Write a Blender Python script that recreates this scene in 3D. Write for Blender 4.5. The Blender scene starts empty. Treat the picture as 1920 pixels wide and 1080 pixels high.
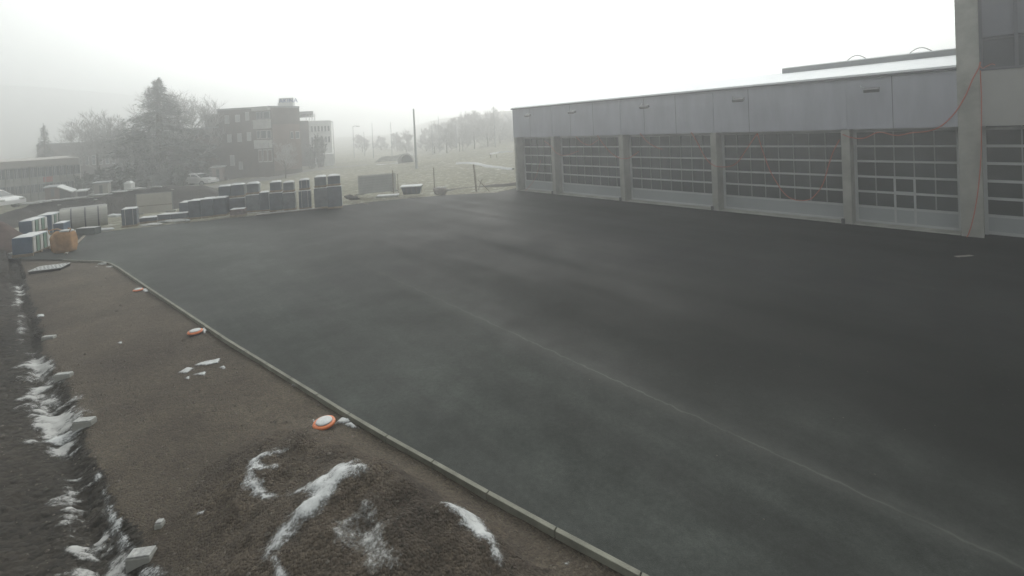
import bpy, math, random
import numpy as np
from mathutils import Vector, Matrix
random.seed(7); RNG = np.random.default_rng(7)
SC = bpy.context.scene
COL = SC.collection
R = math.radians

# ------------------------------------------------------------------ camera
CF, CPIT, CROLL, CCX, CCY, CH = 850.0, .0162, .0463, 960.0, 254.5, 4.65
cam_d = bpy.data.cameras.new('camera'); cam = bpy.data.objects.new('camera', cam_d); COL.objects.link(cam)
SC.camera = cam
cam_d.sensor_width = 36; cam_d.lens = CF / 1920 * 36
cam_d.shift_x = 0; cam_d.shift_y = -(540 - CCY) / 1920
cam_d.clip_start = .1; cam_d.clip_end = 4000
_c, _s = math.cos(CPIT), math.sin(CPIT)
_f = Vector((0, _c, -_s)); _r = Vector((1, 0, 0)); _u = Vector((0, _s, _c))
_r2 = _r * math.cos(CROLL) - _u * math.sin(CROLL)
_r2 = _r * math.cos(CROLL) + _u * math.sin(-CROLL)
_u2 = _r * math.sin(CROLL) + _u * math.cos(CROLL)
cam.matrix_world = Matrix(((_r2.x, _u2.x, -_f.x, 0), (_r2.y, _u2.y, -_f.y, 0), (_r2.z, _u2.z, -_f.z, CH), (0, 0, 0, 1)))

def ray(px, py):
    v = _r2 * ((px - CCX) / CF) + _u2 * (-(py - CCY) / CF) + _f
    return v
def G(px, py, z=0.0):
    """ground position seen at a photo pixel"""
    v = ray(px, py); t = (z - CH) / v.z
    return Vector((v.x * t, v.y * t, z))
def atd(px, py, d):
    """point at forward distance d (y)"""
    v = ray(px, py); t = d / v.y
    return Vector((v.x * t, d, CH + v.z * t))

# ------------------------------------------------------------------ light
SUN_EL, SUN_AZ = R(24), R(6)        # sun low behind the fog, ahead of the camera
world = bpy.data.worlds.new('World'); SC.world = world; world.use_nodes = True
nt = world.node_tree; nt.nodes.clear()
def N(nt, t, **k):
    n = nt.nodes.new(t)
    for a, b in k.items():
        setattr(n, a, b)
    return n
def LK(nt, a, b): nt.links.new(a, b)
sky = N(nt, 'ShaderNodeTexSky', sky_type='NISHITA'); sky.sun_disc = False
sky.sun_elevation = SUN_EL; sky.sun_rotation = SUN_AZ; sky.dust_density = 6; sky.air_density = 1.5
tc = N(nt, 'ShaderNodeTexCoord')
dot = N(nt, 'ShaderNodeVectorMath', operation='DOT_PRODUCT')
sd = (math.sin(SUN_AZ) * math.cos(R(26)), math.cos(SUN_AZ) * math.cos(R(26)), math.sin(R(26)))
dot.inputs[1].default_value = sd
LK(nt, tc.outputs['Generated'], dot.inputs[0])
mr = N(nt, 'ShaderNodeMapRange'); mr.inputs['From Min'].default_value = .1; mr.inputs['From Max'].default_value = 1
mr.inputs['To Min'].default_value = 7.2; mr.inputs['To Max'].default_value = 60.0
pw = N(nt, 'ShaderNodeMath', operation='POWER'); pw.inputs[1].default_value = 2.5
mx0 = N(nt, 'ShaderNodeMath', operation='MAXIMUM'); mx0.inputs[1].default_value = 0
LK(nt, dot.outputs['Value'], mx0.inputs[0]); LK(nt, mx0.outputs[0], pw.inputs[0]); LK(nt, pw.outputs[0], mr.inputs['Value'])
sc_ = N(nt, 'ShaderNodeVectorMath', operation='SCALE'); sc_.inputs[0].default_value = (.965, 1.0, .975)
LK(nt, mr.outputs[0], sc_.inputs['Scale'])
mixw = N(nt, 'ShaderNodeMixRGB'); mixw.inputs['Fac'].default_value = .85
LK(nt, sky.outputs[0], mixw.inputs['Color1']); LK(nt, sc_.outputs[0], mixw.inputs['Color2'])
bg = N(nt, 'ShaderNodeBackground'); bg.inputs['Strength'].default_value = .086
LK(nt, mixw.outputs[0], bg.inputs['Color'])
wo = N(nt, 'ShaderNodeOutputWorld'); LK(nt, bg.outputs[0], wo.inputs['Surface'])

sun_d = bpy.data.lights.new('sun', 'SUN'); sun = bpy.data.objects.new('sun', sun_d); COL.objects.link(sun)
sun_d.energy = 1.1; sun_d.angle = R(25); sun_d.color = (1, .97, .92)
sdir = Vector((math.sin(SUN_AZ) * math.cos(SUN_EL), math.cos(SUN_AZ) * math.cos(SUN_EL), math.sin(SUN_EL)))
sun.rotation_euler = sdir.to_track_quat('Z', 'Y').to_euler()
SC.view_settings.view_transform = 'Standard'; SC.view_settings.look = 'None'
SC.view_settings.exposure = 0.0; SC.view_settings.gamma = 1
SC.render.engine = 'CYCLES'
SC.cycles.volume_bounces = 1; SC.cycles.max_bounces = 6
SC.cycles.use_denoising = True

HAZE = .0080

# ------------------------------------------------------------------ materials
_m = {}
def mat(name, col, rough=.8, spec=.3, metal=0, var=0.0, vscale=3.0, bump=0.0, bscale=40.0, col2=None, emit=None, stretch=None):
    if name in _m: return _m[name]
    m = bpy.data.materials.new(name); m.use_nodes = True; nt = m.node_tree
    b = nt.nodes['Principled BSDF']
    b.inputs['Base Color'].default_value = (*col, 1); b.inputs['Roughness'].default_value = rough
    b.inputs['Specular IOR Level'].default_value = spec; b.inputs['Metallic'].default_value = metal
    tc = N(nt, 'ShaderNodeTexCoord'); src = tc.outputs['Object']
    if stretch:
        mp = N(nt, 'ShaderNodeMapping'); mp.inputs['Scale'].default_value = stretch
        LK(nt, src, mp.inputs['Vector']); src = mp.outputs[0]
    if var > 0 or col2:
        n = N(nt, 'ShaderNodeTexNoise'); n.inputs['Scale'].default_value = vscale; n.inputs['Detail'].default_value = 6
        n.inputs['Roughness'].default_value = .65
        LK(nt, src, n.inputs['Vector'])
        cr = N(nt, 'ShaderNodeValToRGB')
        a = col2 if col2 else tuple(c * (1 - var) for c in col); bb = col if col2 else tuple(min(1, c * (1 + var)) for c in col)
        cr.color_ramp.elements[0].position = .35; cr.color_ramp.elements[1].position = .65
        cr.color_ramp.elements[0].color = (*a, 1); cr.color_ramp.elements[1].color = (*bb, 1)
        LK(nt, n.outputs['Fac'], cr.inputs[0]); LK(nt, cr.outputs[0], b.inputs['Base Color'])
    if bump > 0:
        n2 = N(nt, 'ShaderNodeTexNoise'); n2.inputs['Scale'].default_value = bscale; n2.inputs['Detail'].default_value = 4
        LK(nt, src, n2.inputs['Vector'])
        bp = N(nt, 'ShaderNodeBump'); bp.inputs['Strength'].default_value = bump; bp.inputs['Distance'].default_value = .02
        LK(nt, n2.outputs['Fac'], bp.inputs['Height']); LK(nt, bp.outputs[0], b.inputs['Normal'])
    _m[name] = m; return m

def noise_ramp(nt, src, scale, p0, p1, c0, c1, detail=6, rough=.6, stretch=None, rot=0):
    if stretch or rot:
        mp = N(nt, 'ShaderNodeMapping'); mp.inputs['Scale'].default_value = stretch or (1, 1, 1)
        mp.inputs['Rotation'].default_value = (0, 0, 0); mp.vector_type = 'POINT'
        if rot:
            m0 = N(nt, 'ShaderNodeMapping'); m0.inputs['Rotation'].default_value = (0, 0, rot)
            LK(nt, src, m0.inputs['Vector']); src = m0.outputs[0]
        LK(nt, src, mp.inputs['Vector']); src = mp.outputs[0]
    n = N(nt, 'ShaderNodeTexNoise'); n.inputs['Scale'].default_value = scale
    n.inputs['Detail'].default_value = detail; n.inputs['Roughness'].default_value = rough
    LK(nt, src, n.inputs['Vector'])
    cr = N(nt, 'ShaderNodeValToRGB'); e = cr.color_ramp.elements
    e[0].position = p0; e[1].position = p1; e[0].color = (*c0, 1); e[1].color = (*c1, 1)
    LK(nt, n.outputs['Fac'], cr.inputs[0])
    return cr.outputs[0]
def mul(nt, a, b, fac=1.0, mode='MULTIPLY'):
    m = N(nt, 'ShaderNodeMixRGB', blend_type=mode); m.inputs['Fac'].default_value = fac
    LK(nt, a, m.inputs['Color1']); LK(nt, b, m.inputs['Color2']); return m.outputs[0]
def math_(nt, op, a, b=None, clamp=False):
    m = N(nt, 'ShaderNodeMath', operation=op); m.use_clamp = clamp
    for i, v in enumerate((a, b)):
        if v is None: continue
        if isinstance(v, (int, float)): m.inputs[i].default_value = v
        else: LK(nt, v, m.inputs[i])
    return m.outputs[0]

def asphalt_mat():
    m = bpy.data.materials.new('asphalt'); m.use_nodes = True; nt = m.node_tree; b = nt.nodes['Principled BSDF']
    tc = N(nt, 'ShaderNodeTexCoord'); s = tc.outputs['Object']
    big = noise_ramp(nt, s, .16, .35, .68, (.0105, .0118, .0107), (.030, .0325, .030), 9, .72)
    rolls = noise_ramp(nt, s, .5, .38, .62, (.72, .72, .72), (1.3, 1.3, 1.3), 6, .65, (.10, 1.6, 1), .83)
    fine = noise_ramp(nt, s, 60, .3, .7, (.72, .72, .72), (1.28, 1.28, 1.28), 3, .7)
    med = mul(nt, noise_ramp(nt, s, 2.2, .35, .7, (.86, .86, .86), (1.14, 1.14, 1.14), 5, .65), noise_ramp(nt, s, 14, .35, .65, (.8, .8, .8), (1.2, 1.2, 1.2), 5, .75))
    c = mul(nt, mul(nt, mul(nt, big, rolls), fine), med)
    c_base = c
    # seam: distance from the joint line between two paving passes, in metres
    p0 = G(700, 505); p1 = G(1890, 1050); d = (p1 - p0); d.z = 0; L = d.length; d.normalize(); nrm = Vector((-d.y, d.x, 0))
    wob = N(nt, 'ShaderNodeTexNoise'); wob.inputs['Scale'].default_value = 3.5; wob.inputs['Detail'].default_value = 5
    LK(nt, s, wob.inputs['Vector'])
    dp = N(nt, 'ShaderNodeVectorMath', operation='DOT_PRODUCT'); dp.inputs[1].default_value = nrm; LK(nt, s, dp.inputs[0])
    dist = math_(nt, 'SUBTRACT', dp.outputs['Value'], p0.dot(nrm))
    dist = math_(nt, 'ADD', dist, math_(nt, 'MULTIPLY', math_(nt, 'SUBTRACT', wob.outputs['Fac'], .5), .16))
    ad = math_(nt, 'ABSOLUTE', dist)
    # garage side toned darker, other lane paler: paving passes plus lens vignetting put into the colour
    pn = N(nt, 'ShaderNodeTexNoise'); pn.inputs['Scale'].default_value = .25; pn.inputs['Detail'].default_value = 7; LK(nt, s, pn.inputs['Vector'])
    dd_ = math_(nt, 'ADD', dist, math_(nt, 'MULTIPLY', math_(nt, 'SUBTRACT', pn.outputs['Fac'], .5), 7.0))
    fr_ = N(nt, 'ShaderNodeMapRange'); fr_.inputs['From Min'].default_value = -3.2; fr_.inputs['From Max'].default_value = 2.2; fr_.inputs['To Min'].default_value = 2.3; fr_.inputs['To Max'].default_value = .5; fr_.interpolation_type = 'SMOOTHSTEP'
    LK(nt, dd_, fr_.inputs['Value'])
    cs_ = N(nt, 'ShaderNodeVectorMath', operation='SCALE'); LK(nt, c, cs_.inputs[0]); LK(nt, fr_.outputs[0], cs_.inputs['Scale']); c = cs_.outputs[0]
    line = math_(nt, 'SUBTRACT', 1.0, math_(nt, 'DIVIDE', ad, .035), True)
    # along-line strength: dusty in the middle stretch, fading to both ends
    dq = N(nt, 'ShaderNodeVectorMath', operation='DOT_PRODUCT'); dq.inputs[1].default_value = d; LK(nt, s, dq.inputs[0])
    al = math_(nt, 'SUBTRACT', dq.outputs['Value'], p0.dot(d))
    pd = (G(1180, 725) - p0).dot(d)
    st = math_(nt, 'SUBTRACT', 1.0, math_(nt, 'DIVIDE', math_(nt, 'ABSOLUTE', math_(nt, 'SUBTRACT', al, pd)), L * .95), True)
    w2 = N(nt, 'ShaderNodeTexNoise'); w2.inputs['Scale'].default_value = 1.7; w2.inputs['Detail'].default_value = 6; LK(nt, s, w2.inputs['Vector'])
    st = math_(nt, 'MULTIPLY', st, math_(nt, 'MULTIPLY', math_(nt, 'SUBTRACT', w2.outputs['Fac'], .10), 2.1, True))
    inside = math_(nt, 'GREATER_THAN', al, -8.0)
    line = math_(nt, 'MULTIPLY', math_(nt, 'MULTIPLY', line, st), inside)
    dust = math_(nt, 'SUBTRACT', 1.0, math_(nt, 'DIVIDE', ad, .34), True)
    dust = math_(nt, 'MULTIPLY', dust, math_(nt, 'MULTIPLY', st, .25))
    tot = math_(nt, 'MAXIMUM', math_(nt, 'MULTIPLY', line, .74), dust)
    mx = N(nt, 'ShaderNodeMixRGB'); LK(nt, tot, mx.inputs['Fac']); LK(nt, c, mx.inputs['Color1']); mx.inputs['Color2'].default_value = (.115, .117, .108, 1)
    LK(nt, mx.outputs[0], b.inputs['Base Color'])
    rg = noise_ramp(nt, s, .22, .3, .7, (.60, .60, .60), (.84, .84, .84), 6, .6)
    rr = mul(nt, rg, noise_ramp(nt, s, .5, .38, .62, (.9, .9, .9), (1.08, 1.08, 1.08), 5, .6, (.10, 1.6, 1), .83))
    LK(nt, rr, b.inputs['Roughness']); b.inputs['Specular IOR Level'].default_value = .10
    nb = N(nt, 'ShaderNodeTexNoise'); nb.inputs['Scale'].default_value = 90; nb.inputs['Detail'].default_value = 3; LK(nt, s, nb.inputs['Vector'])
    bp = N(nt, 'ShaderNodeBump'); bp.inputs['Strength'].default_value = .5; bp.inputs['Distance'].default_value = .008
    LK(nt, nb.outputs['Fac'], bp.inputs['Height']); LK(nt, bp.outputs[0], b.inputs['Normal'])
    return m

def soil_mat(name, ca, cb, scale=.6, peb=55, speck=None, bumpd=.03, wet=None):
    m = bpy.data.materials.new(name); m.use_nodes = True; nt = m.node_tree; b = nt.nodes['Principled BSDF']
    tc = N(nt, 'ShaderNodeTexCoord'); s = tc.outputs['Object']
    big = noise_ramp(nt, s, scale, .34, .68, ca, cb, 8, .6)
    vo = N(nt, 'ShaderNodeTexVoronoi'); vo.inputs['Scale'].default_value = peb; LK(nt, s, vo.inputs['Vector'])
    hs = N(nt, 'ShaderNodeSeparateColor'); LK(nt, vo.outputs['Color'], hs.inputs[0])
    v = math_(nt, 'ADD', math_(nt, 'MULTIPLY', hs.outputs[0], .75), .6)
    cm = N(nt, 'ShaderNodeVectorMath', operation='SCALE'); LK(nt, big, cm.inputs[0]); LK(nt, v, cm.inputs['Scale'])
    c = mul(nt, cm.outputs[0], noise_ramp(nt, s, 9, .3, .7, (.8, .8, .8), (1.2, 1.2, 1.2), 6, .7))
    if speck:
        fr = noise_ramp(nt, s, speck[0], speck[1], speck[2], (0, 0, 0), (1, 1, 1), 6, .7)
        mx = N(nt, 'ShaderNodeMixRGB'); LK(nt, fr, mx.inputs['Fac']); LK(nt, c, mx.inputs['Color1']); mx.inputs['Color2'].default_value = (*speck[3], 1)
        c = mx.outputs[0]
    LK(nt, c, b.inputs['Base Color']); b.inputs['Roughness'].default_value = .92; b.inputs['Specular IOR Level'].default_value = .25
    h = math_(nt, 'ADD', math_(nt, 'MULTIPLY', vo.outputs['Distance'], -.6), 0)
    n2 = N(nt, 'ShaderNodeTexNoise'); n2.inputs['Scale'].default_value = 14; n2.inputs['Detail'].default_value = 6; LK(nt, s, n2.inputs['Vector'])
    h = math_(nt, 'ADD', h, n2.outputs['Fac'])
    bp = N(nt, 'ShaderNodeBump'); bp.inputs['Strength'].default_value = .8; bp.inputs['Distance'].default_value = bumpd
    LK(nt, h, bp.inputs['Height']); LK(nt, bp.outputs[0], b.inputs['Normal'])
    return m

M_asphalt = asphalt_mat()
M_gravel = soil_mat('brown_gravel', (.048, .038, .029), (.100, .083, .062), .42, 45)
M_heap = soil_mat('heap_gravel', (.046, .037, .029), (.088, .070, .052), .9, 38, None, .05)
M_earth = soil_mat('dark_earth', (.018, .016, .013), (.042, .036, .029), .5, 14, (2.5, .64, .76, (.24, .24, .23)), .06)
M_field = soil_mat('frosty_grass', (.12, .115, .07), (.20, .185, .125), .12, 6, (1.6, .52, .72, (.46, .47, .43)), .1)
M_hillm = soil_mat('hill_grass', (.06, .065, .045), (.13, .13, .10), .05, 2, (.6, .6, .8, (.4, .4, .38)), .2)
M_snow = mat('snow', (.52, .53, .53), .75, .2, var=.12, vscale=7, bump=.5, bscale=30)
M_dsnow = mat('dirty_snow', (.36, .36, .35), .8, .2, var=.28, vscale=16, bump=.6, bscale=30)
M_roofsnow = mat('roof_snow', (.80, .82, .84), .7, .2, var=.04, vscale=2)
M_conc = mat('concrete', (.30, .30, .275), .85, .3, var=.2, vscale=1.4, bump=.25, bscale=25)
M_kerb = mat('kerb_concrete', (.19, .188, .155), .88, .3, var=.22, vscale=3.0, bump=.35, bscale=60)
M_wall = mat('pale_wall', (.33, .33, .32), .8, .3, var=.06, vscale=.8)
M_fascia = mat('fascia_metal', (.33, .34, .385), .5, .4, .0, var=.09, vscale=1.6, stretch=(1, 1, .22))
M_trim = mat('dark_trim', (.09, .095, .11), .55, .4)
M_alu = mat('door_aluminium', (.44, .455, .455), .5, .4, .1, var=.05, vscale=1.5)
M_mull = mat('door_mullion', (.24, .25, .25), .5, .4, var=.05)
M_wick = mat('wicket_frame', (.40, .415, .415), .5, .4, var=.05)
M_doorp = mat('door_panel', (.30, .32, .33), .55, .4, .0, var=.05, vscale=1.1)
M_glass = mat('dark_glass', (.046, .052, .054), .2, .45, 0, var=.45, vscale=.45)
M_glass2 = mat('tower_glass', (.05, .055, .07), .25, .5, 0, var=.15, vscale=.5)
M_orange = mat('orange_cable', (.38, .10, .055), .55, .4)
M_ored = mat('orange_plastic', (.58, .17, .06), .5, .4, var=.2, vscale=9)
M_wrap = mat('dark_wrap', (.052, .066, .082), .42, .5, var=.3, vscale=2.5, bump=.5, bscale=7)
M_wrap2 = mat('grey_wrap', (.095, .108, .115), .45, .5, var=.3, vscale=2.5, bump=.5, bscale=7)
M_blue = mat('blue_wrap', (.035, .075, .13), .4, .5, var=.25, vscale=2.2, bump=.5, bscale=7)
M_pallet = mat('pallet_wood', (.22, .17, .11), .85, .2, var=.3, vscale=6)
M_plank = mat('weathered_plank', (.24, .21, .17), .85, .2, var=.3, vscale=5)
M_pwhite = mat('pale_plastic', (.38, .38, .36), .6, .3, var=.15, vscale=2)
M_green = mat('green_plastic', (.11, .19, .14), .6, .3, var=.2, vscale=3)
M_obag = mat('orange_bag', (.29, .155, .06), .8, .2, var=.25, vscale=3, bump=.8, bscale=6)
M_pipe = mat('pipe_beige', (.36, .355, .32), .6, .3, var=.12, vscale=1.2)
M_dmetal = mat('dark_metal', (.07, .07, .075), .5, .4)
M_gmetal = mat('grey_metal', (.22, .23, .24), .5, .4, var=.1, vscale=3)
M_board = mat('beige_board', (.27, .26, .23), .85, .2, var=.15, vscale=.8)
M_brick = mat('dark_brick', (.085, .062, .052), .88, .2, var=.2, vscale=1.2)
M_brick2 = mat('brown_brick', (.15, .105, .085), .88, .2, var=.15, vscale=1.2)
M_winf = mat('light_window', (.42, .42, .40), .5, .4, var=.1, vscale=2)
M_wind = mat('window_pane', (.07, .08, .09), .25, .5)
M_white = mat('white_paint', (.60, .61, .60), .5, .3, var=.06, vscale=2)
M_car = mat('car_paint', (.62, .62, .62), .3, .5)
M_rubber = mat('rubber', (.025, .025, .025), .85, .2)
M_bark = mat('bark', (.10, .085, .07), .9, .1, var=.25, vscale=4)
M_twig = mat('frosty_twigs', (.34, .33, .32), .9, .1, var=.2, vscale=4)
M_needle = mat('needles', (.045, .055, .042), .9, .1, var=.35, vscale=2)
M_needle2 = mat('frosted_needles', (.18, .19, .18), .9, .1, var=.35, vscale=1.6)
M_red = mat('red_paint', (.40, .10, .09), .6, .3)
M_stone = mat('rough_stone', (.24, .22, .20), .9, .2, var=.25, vscale=5, bump=.6, bscale=12)
M_letter = mat('letter_blue', (.16, .20, .36), .5, .3)

# ------------------------------------------------------------------ objects helpers
def tag(o, label, cat, group=None):
    o['label'] = label; o['category'] = cat
    if group: o['group'] = group
    return o
def kind(o, k): o['kind'] = k; return o
class MB:
    def __init__(s): s.v = []; s.f = []; s.sm = False
    def add(s, vs, fs):
        n = len(s.v); s.v += [tuple(v) for v in vs]; s.f += [tuple(i + n for i in f) for f in fs]; return s
    def box(s, c, d, rz=0, tilt=None, tp=1.0, M=None):
        hx, hy, hz = d[0] / 2, d[1] / 2, d[2] / 2
        vs = [(x * hx * (tp if z > 0 else 1), y * hy * (tp if z > 0 else 1), z * hz) for z in (-1, 1) for x, y in ((-1, -1), (1, -1), (1, 1), (-1, 1))]
        m = M if M else Matrix.Rotation(rz, 4, 'Z')
        if tilt: m = m @ Matrix.Rotation(tilt[0], 4, 'X') @ Matrix.Rotation(tilt[1], 4, 'Y')
        vs = [tuple(m @ Vector(v) + Vector(c)) for v in vs]
        return s.add(vs, [(0, 3, 2, 1), (4, 5, 6, 7), (0, 1, 5, 4), (1, 2, 6, 5), (2, 3, 7, 6), (3, 0, 4, 7)])
    def b2(s, x0, x1, y0, y1, z0, z1): return s.box(((x0 + x1) / 2, (y0 + y1) / 2, (z0 + z1) / 2), (x1 - x0, y1 - y0, z1 - z0))
    def tube(s, pts, r, n=6, caps=True):
        pts = [Vector(p) for p in pts]; rr = r if isinstance(r, (list, tuple)) else [r] * len(pts)
        up = Vector((0, 0, 1)); rings = []; vs = []; prev = None
        for i, p in enumerate(pts):
            a = pts[max(0, i - 1)]; b = pts[min(len(pts) - 1, i + 1)]; t = (b - a)
            t = t.normalized() if t.length > 1e-9 else up
            if prev is None: x = t.orthogonal().normalized()
            else:
                x = prev - t * prev.dot(t); x = x.normalized() if x.length > 1e-6 else t.orthogonal().normalized()
            prev = x; y = t.cross(x)
            for k in range(n):
                an = 2 * math.pi * k / n; vs.append(p + (x * math.cos(an) + y * math.sin(an)) * rr[i])
        fs = []
        for i in range(len(pts) - 1):
            for k in range(n):
                a = i * n + k; b = i * n + (k + 1) % n; fs.append((a, b, b + n, a + n))
        if caps: fs.append(tuple(range(n))[::-1]); fs.append(tuple((len(pts) - 1) * n + k for k in range(n)))
        return s.add(vs, fs)
    def lathe(s, prof, n=20, c=(0, 0, 0)):
        vs = []; fs = []
        for r, z in prof:
            for k in range(n):
                a = 2 * math.pi * k / n; vs.append((c[0] + r * math.cos(a), c[1] + r * math.sin(a), c[2] + z))
        for i in range(len(prof) - 1):
            for k in range(n):
                a = i * n + k; b = i * n + (k + 1) % n; fs.append((a, b, b + n, a + n))
        fs.append(tuple(range(n))[::-1]); fs.append(tuple((len(prof) - 1) * n + k for k in range(n)))
        return s.add(vs, fs)
    def prism(s, poly, z0, z1):
        n = len(poly); vs = [(p[0], p[1], z0) for p in poly] + [(p[0], p[1], z1) for p in poly]
        return s.add(vs, [tuple(range(n))[::-1], tuple(range(n, 2 * n))] + [(i, (i + 1) % n, (i + 1) % n + n, i + n) for i in range(n)])
    def build(s, name, m, parent=None, loc=None, rz=0, bevel=0, smooth=False):
        me = bpy.data.meshes.new(name); me.from_pydata(s.v, [], s.f); me.materials.append(m)
        if smooth: me.polygons.foreach_set('use_smooth', [True] * len(me.polygons))
        me.update()
        o = bpy.data.objects.new(name, me); COL.objects.link(o)
        if loc is not None: o.location = loc
        o.rotation_euler.z = rz
        if parent: o.parent = parent
        if bevel > 0:
            bv = o.modifiers.new('bevel', 'BEVEL'); bv.width = bevel; bv.segments = 2; bv.limit_method = 'ANGLE'
        return o
def empty(name, loc, rz=0):
    o = bpy.data.objects.new(name, None); COL.objects.link(o); o.location = loc; o.rotation_euler.z = rz; o.empty_display_size = .2; return o
def copy_tree(o, parent=None):
    c = o.copy(); COL.objects.link(c); c.parent = parent
    for ch in [x for x in bpy.data.objects if x.parent == o]: copy_tree(ch, c)
    return c

# numpy noise
_P = RNG.random((256, 256))
def vnoise(x, y):
    xi = np.floor(x).astype(int); yi = np.floor(y).astype(int); fx = x - xi; fy = y - yi
    fx = fx * fx * (3 - 2 * fx); fy = fy * fy * (3 - 2 * fy)
    a = _P[xi & 255, yi & 255]; b = _P[(xi + 1) & 255, yi & 255]; c = _P[xi & 255, (yi + 1) & 255]; d = _P[(xi + 1) & 255, (yi + 1) & 255]
    return (a * (1 - fx) + b * fx) * (1 - fy) + (c * (1 - fx) + d * fx) * fy - .5
def fbm(x, y, o=4, g=.5):
    s = 0; a = 1
    for k in range(o): s = s + a * vnoise(x * 2 ** k + 17.3 * k, y * 2 ** k + 9.1 * k); a *= g
    return s
def sdpoly(X, Y, poly):
    """signed distance, inside positive"""
    d = np.full(X.shape, 1e9); ins = np.zeros(X.shape, bool); n = len(poly)
    for i in range(n):
        x0, y0 = poly[i][0], poly[i][1]; x1, y1 = poly[(i + 1) % n][0], poly[(i + 1) % n][1]
        ex, ey = x1 - x0, y1 - y0; t = np.clip(((X - x0) * ex + (Y - y0) * ey) / (ex * ex + ey * ey + 1e-12), 0, 1)
        d = np.minimum(d, np.hypot(X - x0 - t * ex, Y - y0 - t * ey))
        if y0 != y1:
            cr = ((y0 > Y) != (y1 > Y)) & (X < (x1 - x0) * (Y - y0) / (y1 - y0) + x0); ins ^= cr
    return np.where(ins, d, -d)
def dline(X, Y, pts):
    """signed perpendicular distance (left of travel positive) and distance to a polyline"""
    best = np.full(X.shape, 1e9); sg = np.zeros(X.shape)
    for a, b in zip(pts[:-1], pts[1:]):
        ex, ey = b[0] - a[0], b[1] - a[1]; l2 = ex * ex + ey * ey
        t = np.clip(((X - a[0]) * ex + (Y - a[1]) * ey) / l2, 0, 1); dx = X - a[0] - t * ex; dy = Y - a[1] - t * ey
        d = np.hypot(dx, dy); s = np.sign(ex * dy - ey * dx); m = d < best; best = np.where(m, d, best); sg = np.where(m, s, sg)
    return best * sg
def grid_obj(name, xs, ys, hfun, m, keep=None, smooth=True, origin=None):
    X, Y = np.meshgrid(xs, ys); Z = hfun(X, Y); nx, ny = len(xs), len(ys)
    V = np.stack([X.ravel(), Y.ravel(), Z.ravel()], 1)
    i = np.arange(nx * ny).reshape(ny, nx); F = np.stack([i[:-1, :-1].ravel(), i[:-1, 1:].ravel(), i[1:, 1:].ravel(), i[1:, :-1].ravel()], 1)
    if keep is not None:
        K = keep(X, Y, Z).ravel(); F = F[K[F].any(1)]
        used = np.unique(F); mp = np.full(len(V), -1); mp[used] = np.arange(len(used)); V = V[used]; F = mp[F]
    if origin is None: origin = V.mean(0) if len(V) else np.zeros(3)
    me = bpy.data.meshes.new(name); V = V - np.array(origin)
    me.vertices.add(len(V)); me.vertices.foreach_set('co', V.astype(np.float32).ravel())
    me.loops.add(len(F) * 4); me.loops.foreach_set('vertex_index', F.astype(np.int32).ravel())
    me.polygons.add(len(F)); me.polygons.foreach_set('loop_start', np.arange(len(F), dtype=np.int32) * 4)
    me.polygons.foreach_set('loop_total', np.full(len(F), 4, np.int32))
    me.update(calc_edges=True); me.materials.append(m)
    if smooth: me.polygons.foreach_set('use_smooth', [True] * len(F))
    o = bpy.data.objects.new(name, me); COL.objects.link(o); o.location = tuple(origin); return o

# ------------------------------------------------------------------ terrain
def sst(x, a, b):
    t = np.clip((x - a) / (b - a), 0, 1); return t * t * (3 - 2 * t)
def terrain(X, Y):
    z = np.full(X.shape, -1.4) + sst(Y, 21, 26) * 1.15
    # rough field beyond the yard rising a little to the right
    far = sst(Y, 34, 40)
    z = z + far * .25
    z = z + sst(Y, 40, 75) * sst(X, -22, 2) * 1.6
    # wooded hill at the right
    z = z + sst(X + .30 * Y, 14, 44) * sst(Y, 75, 160) * 9
    z = z + sst(Y, 120, 300) * 4 + sst(-X, 140, 420) * sst(Y, 140, 380) * 55
    z = z - sst(-X, 34, 42) * sst(Y, 30, 42) * (1 - sst(Y, 70, 110)) * .95
    z = z + far * .25 * fbm(X * .15, Y * .15, 4)
    return z
def tz(x, y): return float(terrain(np.array([[float(x)]]), np.array([[float(y)]]))[0, 0])
xs = np.concatenate([np.linspace(-620, -90, 40), np.linspace(-88, 70, 220), np.linspace(74, 620, 40)])
ys = np.concatenate([np.linspace(-60, 20, 12), np.linspace(22, 130, 160), np.linspace(134, 700, 60)])
g = grid_obj('ground', xs, ys, terrain, M_field, origin=(0, 0, 0)); kind(g, 'structure')

# yard
KP = [(190, 489), (205, 491.5), (219, 498), (284, 541.6), (342.6, 580), (427, 635.5), (550, 710), (699, 801), (755, 831), (980, 956), (1215, 1080)]
K = [G(*p) for p in KP]
kd = (K[-1] - K[-2]).normalized(); K.append(K[-1] + kd * 5)
K0 = [G(-160, 480), G(0, 485), G(120, 487)] + K      # kerb turning off along the site road
far_edge = [G(-160, 474), G(0, 475), G(120, 474), G(160, 440), G(215, 432), G(345, 418), G(480, 404), G(640, 386), G(700, 378), G(830, 366), G(930, 361), Vector((-.6, 34.3, 0))]
poly = [tuple(p)[:2] for p in K0] + [(40, -3), (40, 10), (24, 30), (6, 42)] + [tuple(p)[:2] for p in far_edge[::-1]]
import bmesh
def poly_sheet(name, poly, z, m, k='structure'):
    bm = bmesh.new(); vs = [bm.verts.new((p[0], p[1], z)) for p in poly]; f = bm.faces.new(vs)
    bmesh.ops.triangulate(bm, faces=[f]); me = bpy.data.meshes.new(name); bm.to_mesh(me); bm.free()
    me.materials.append(m); o = bpy.data.objects.new(name, me); COL.objects.link(o)
    if me.polygons and me.polygons[0].normal.z < 0: me.flip_normals()
    if k: kind(o, k)
    return o
poly_sheet('asphalt_yard', poly, 0.0, M_asphalt)
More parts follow.
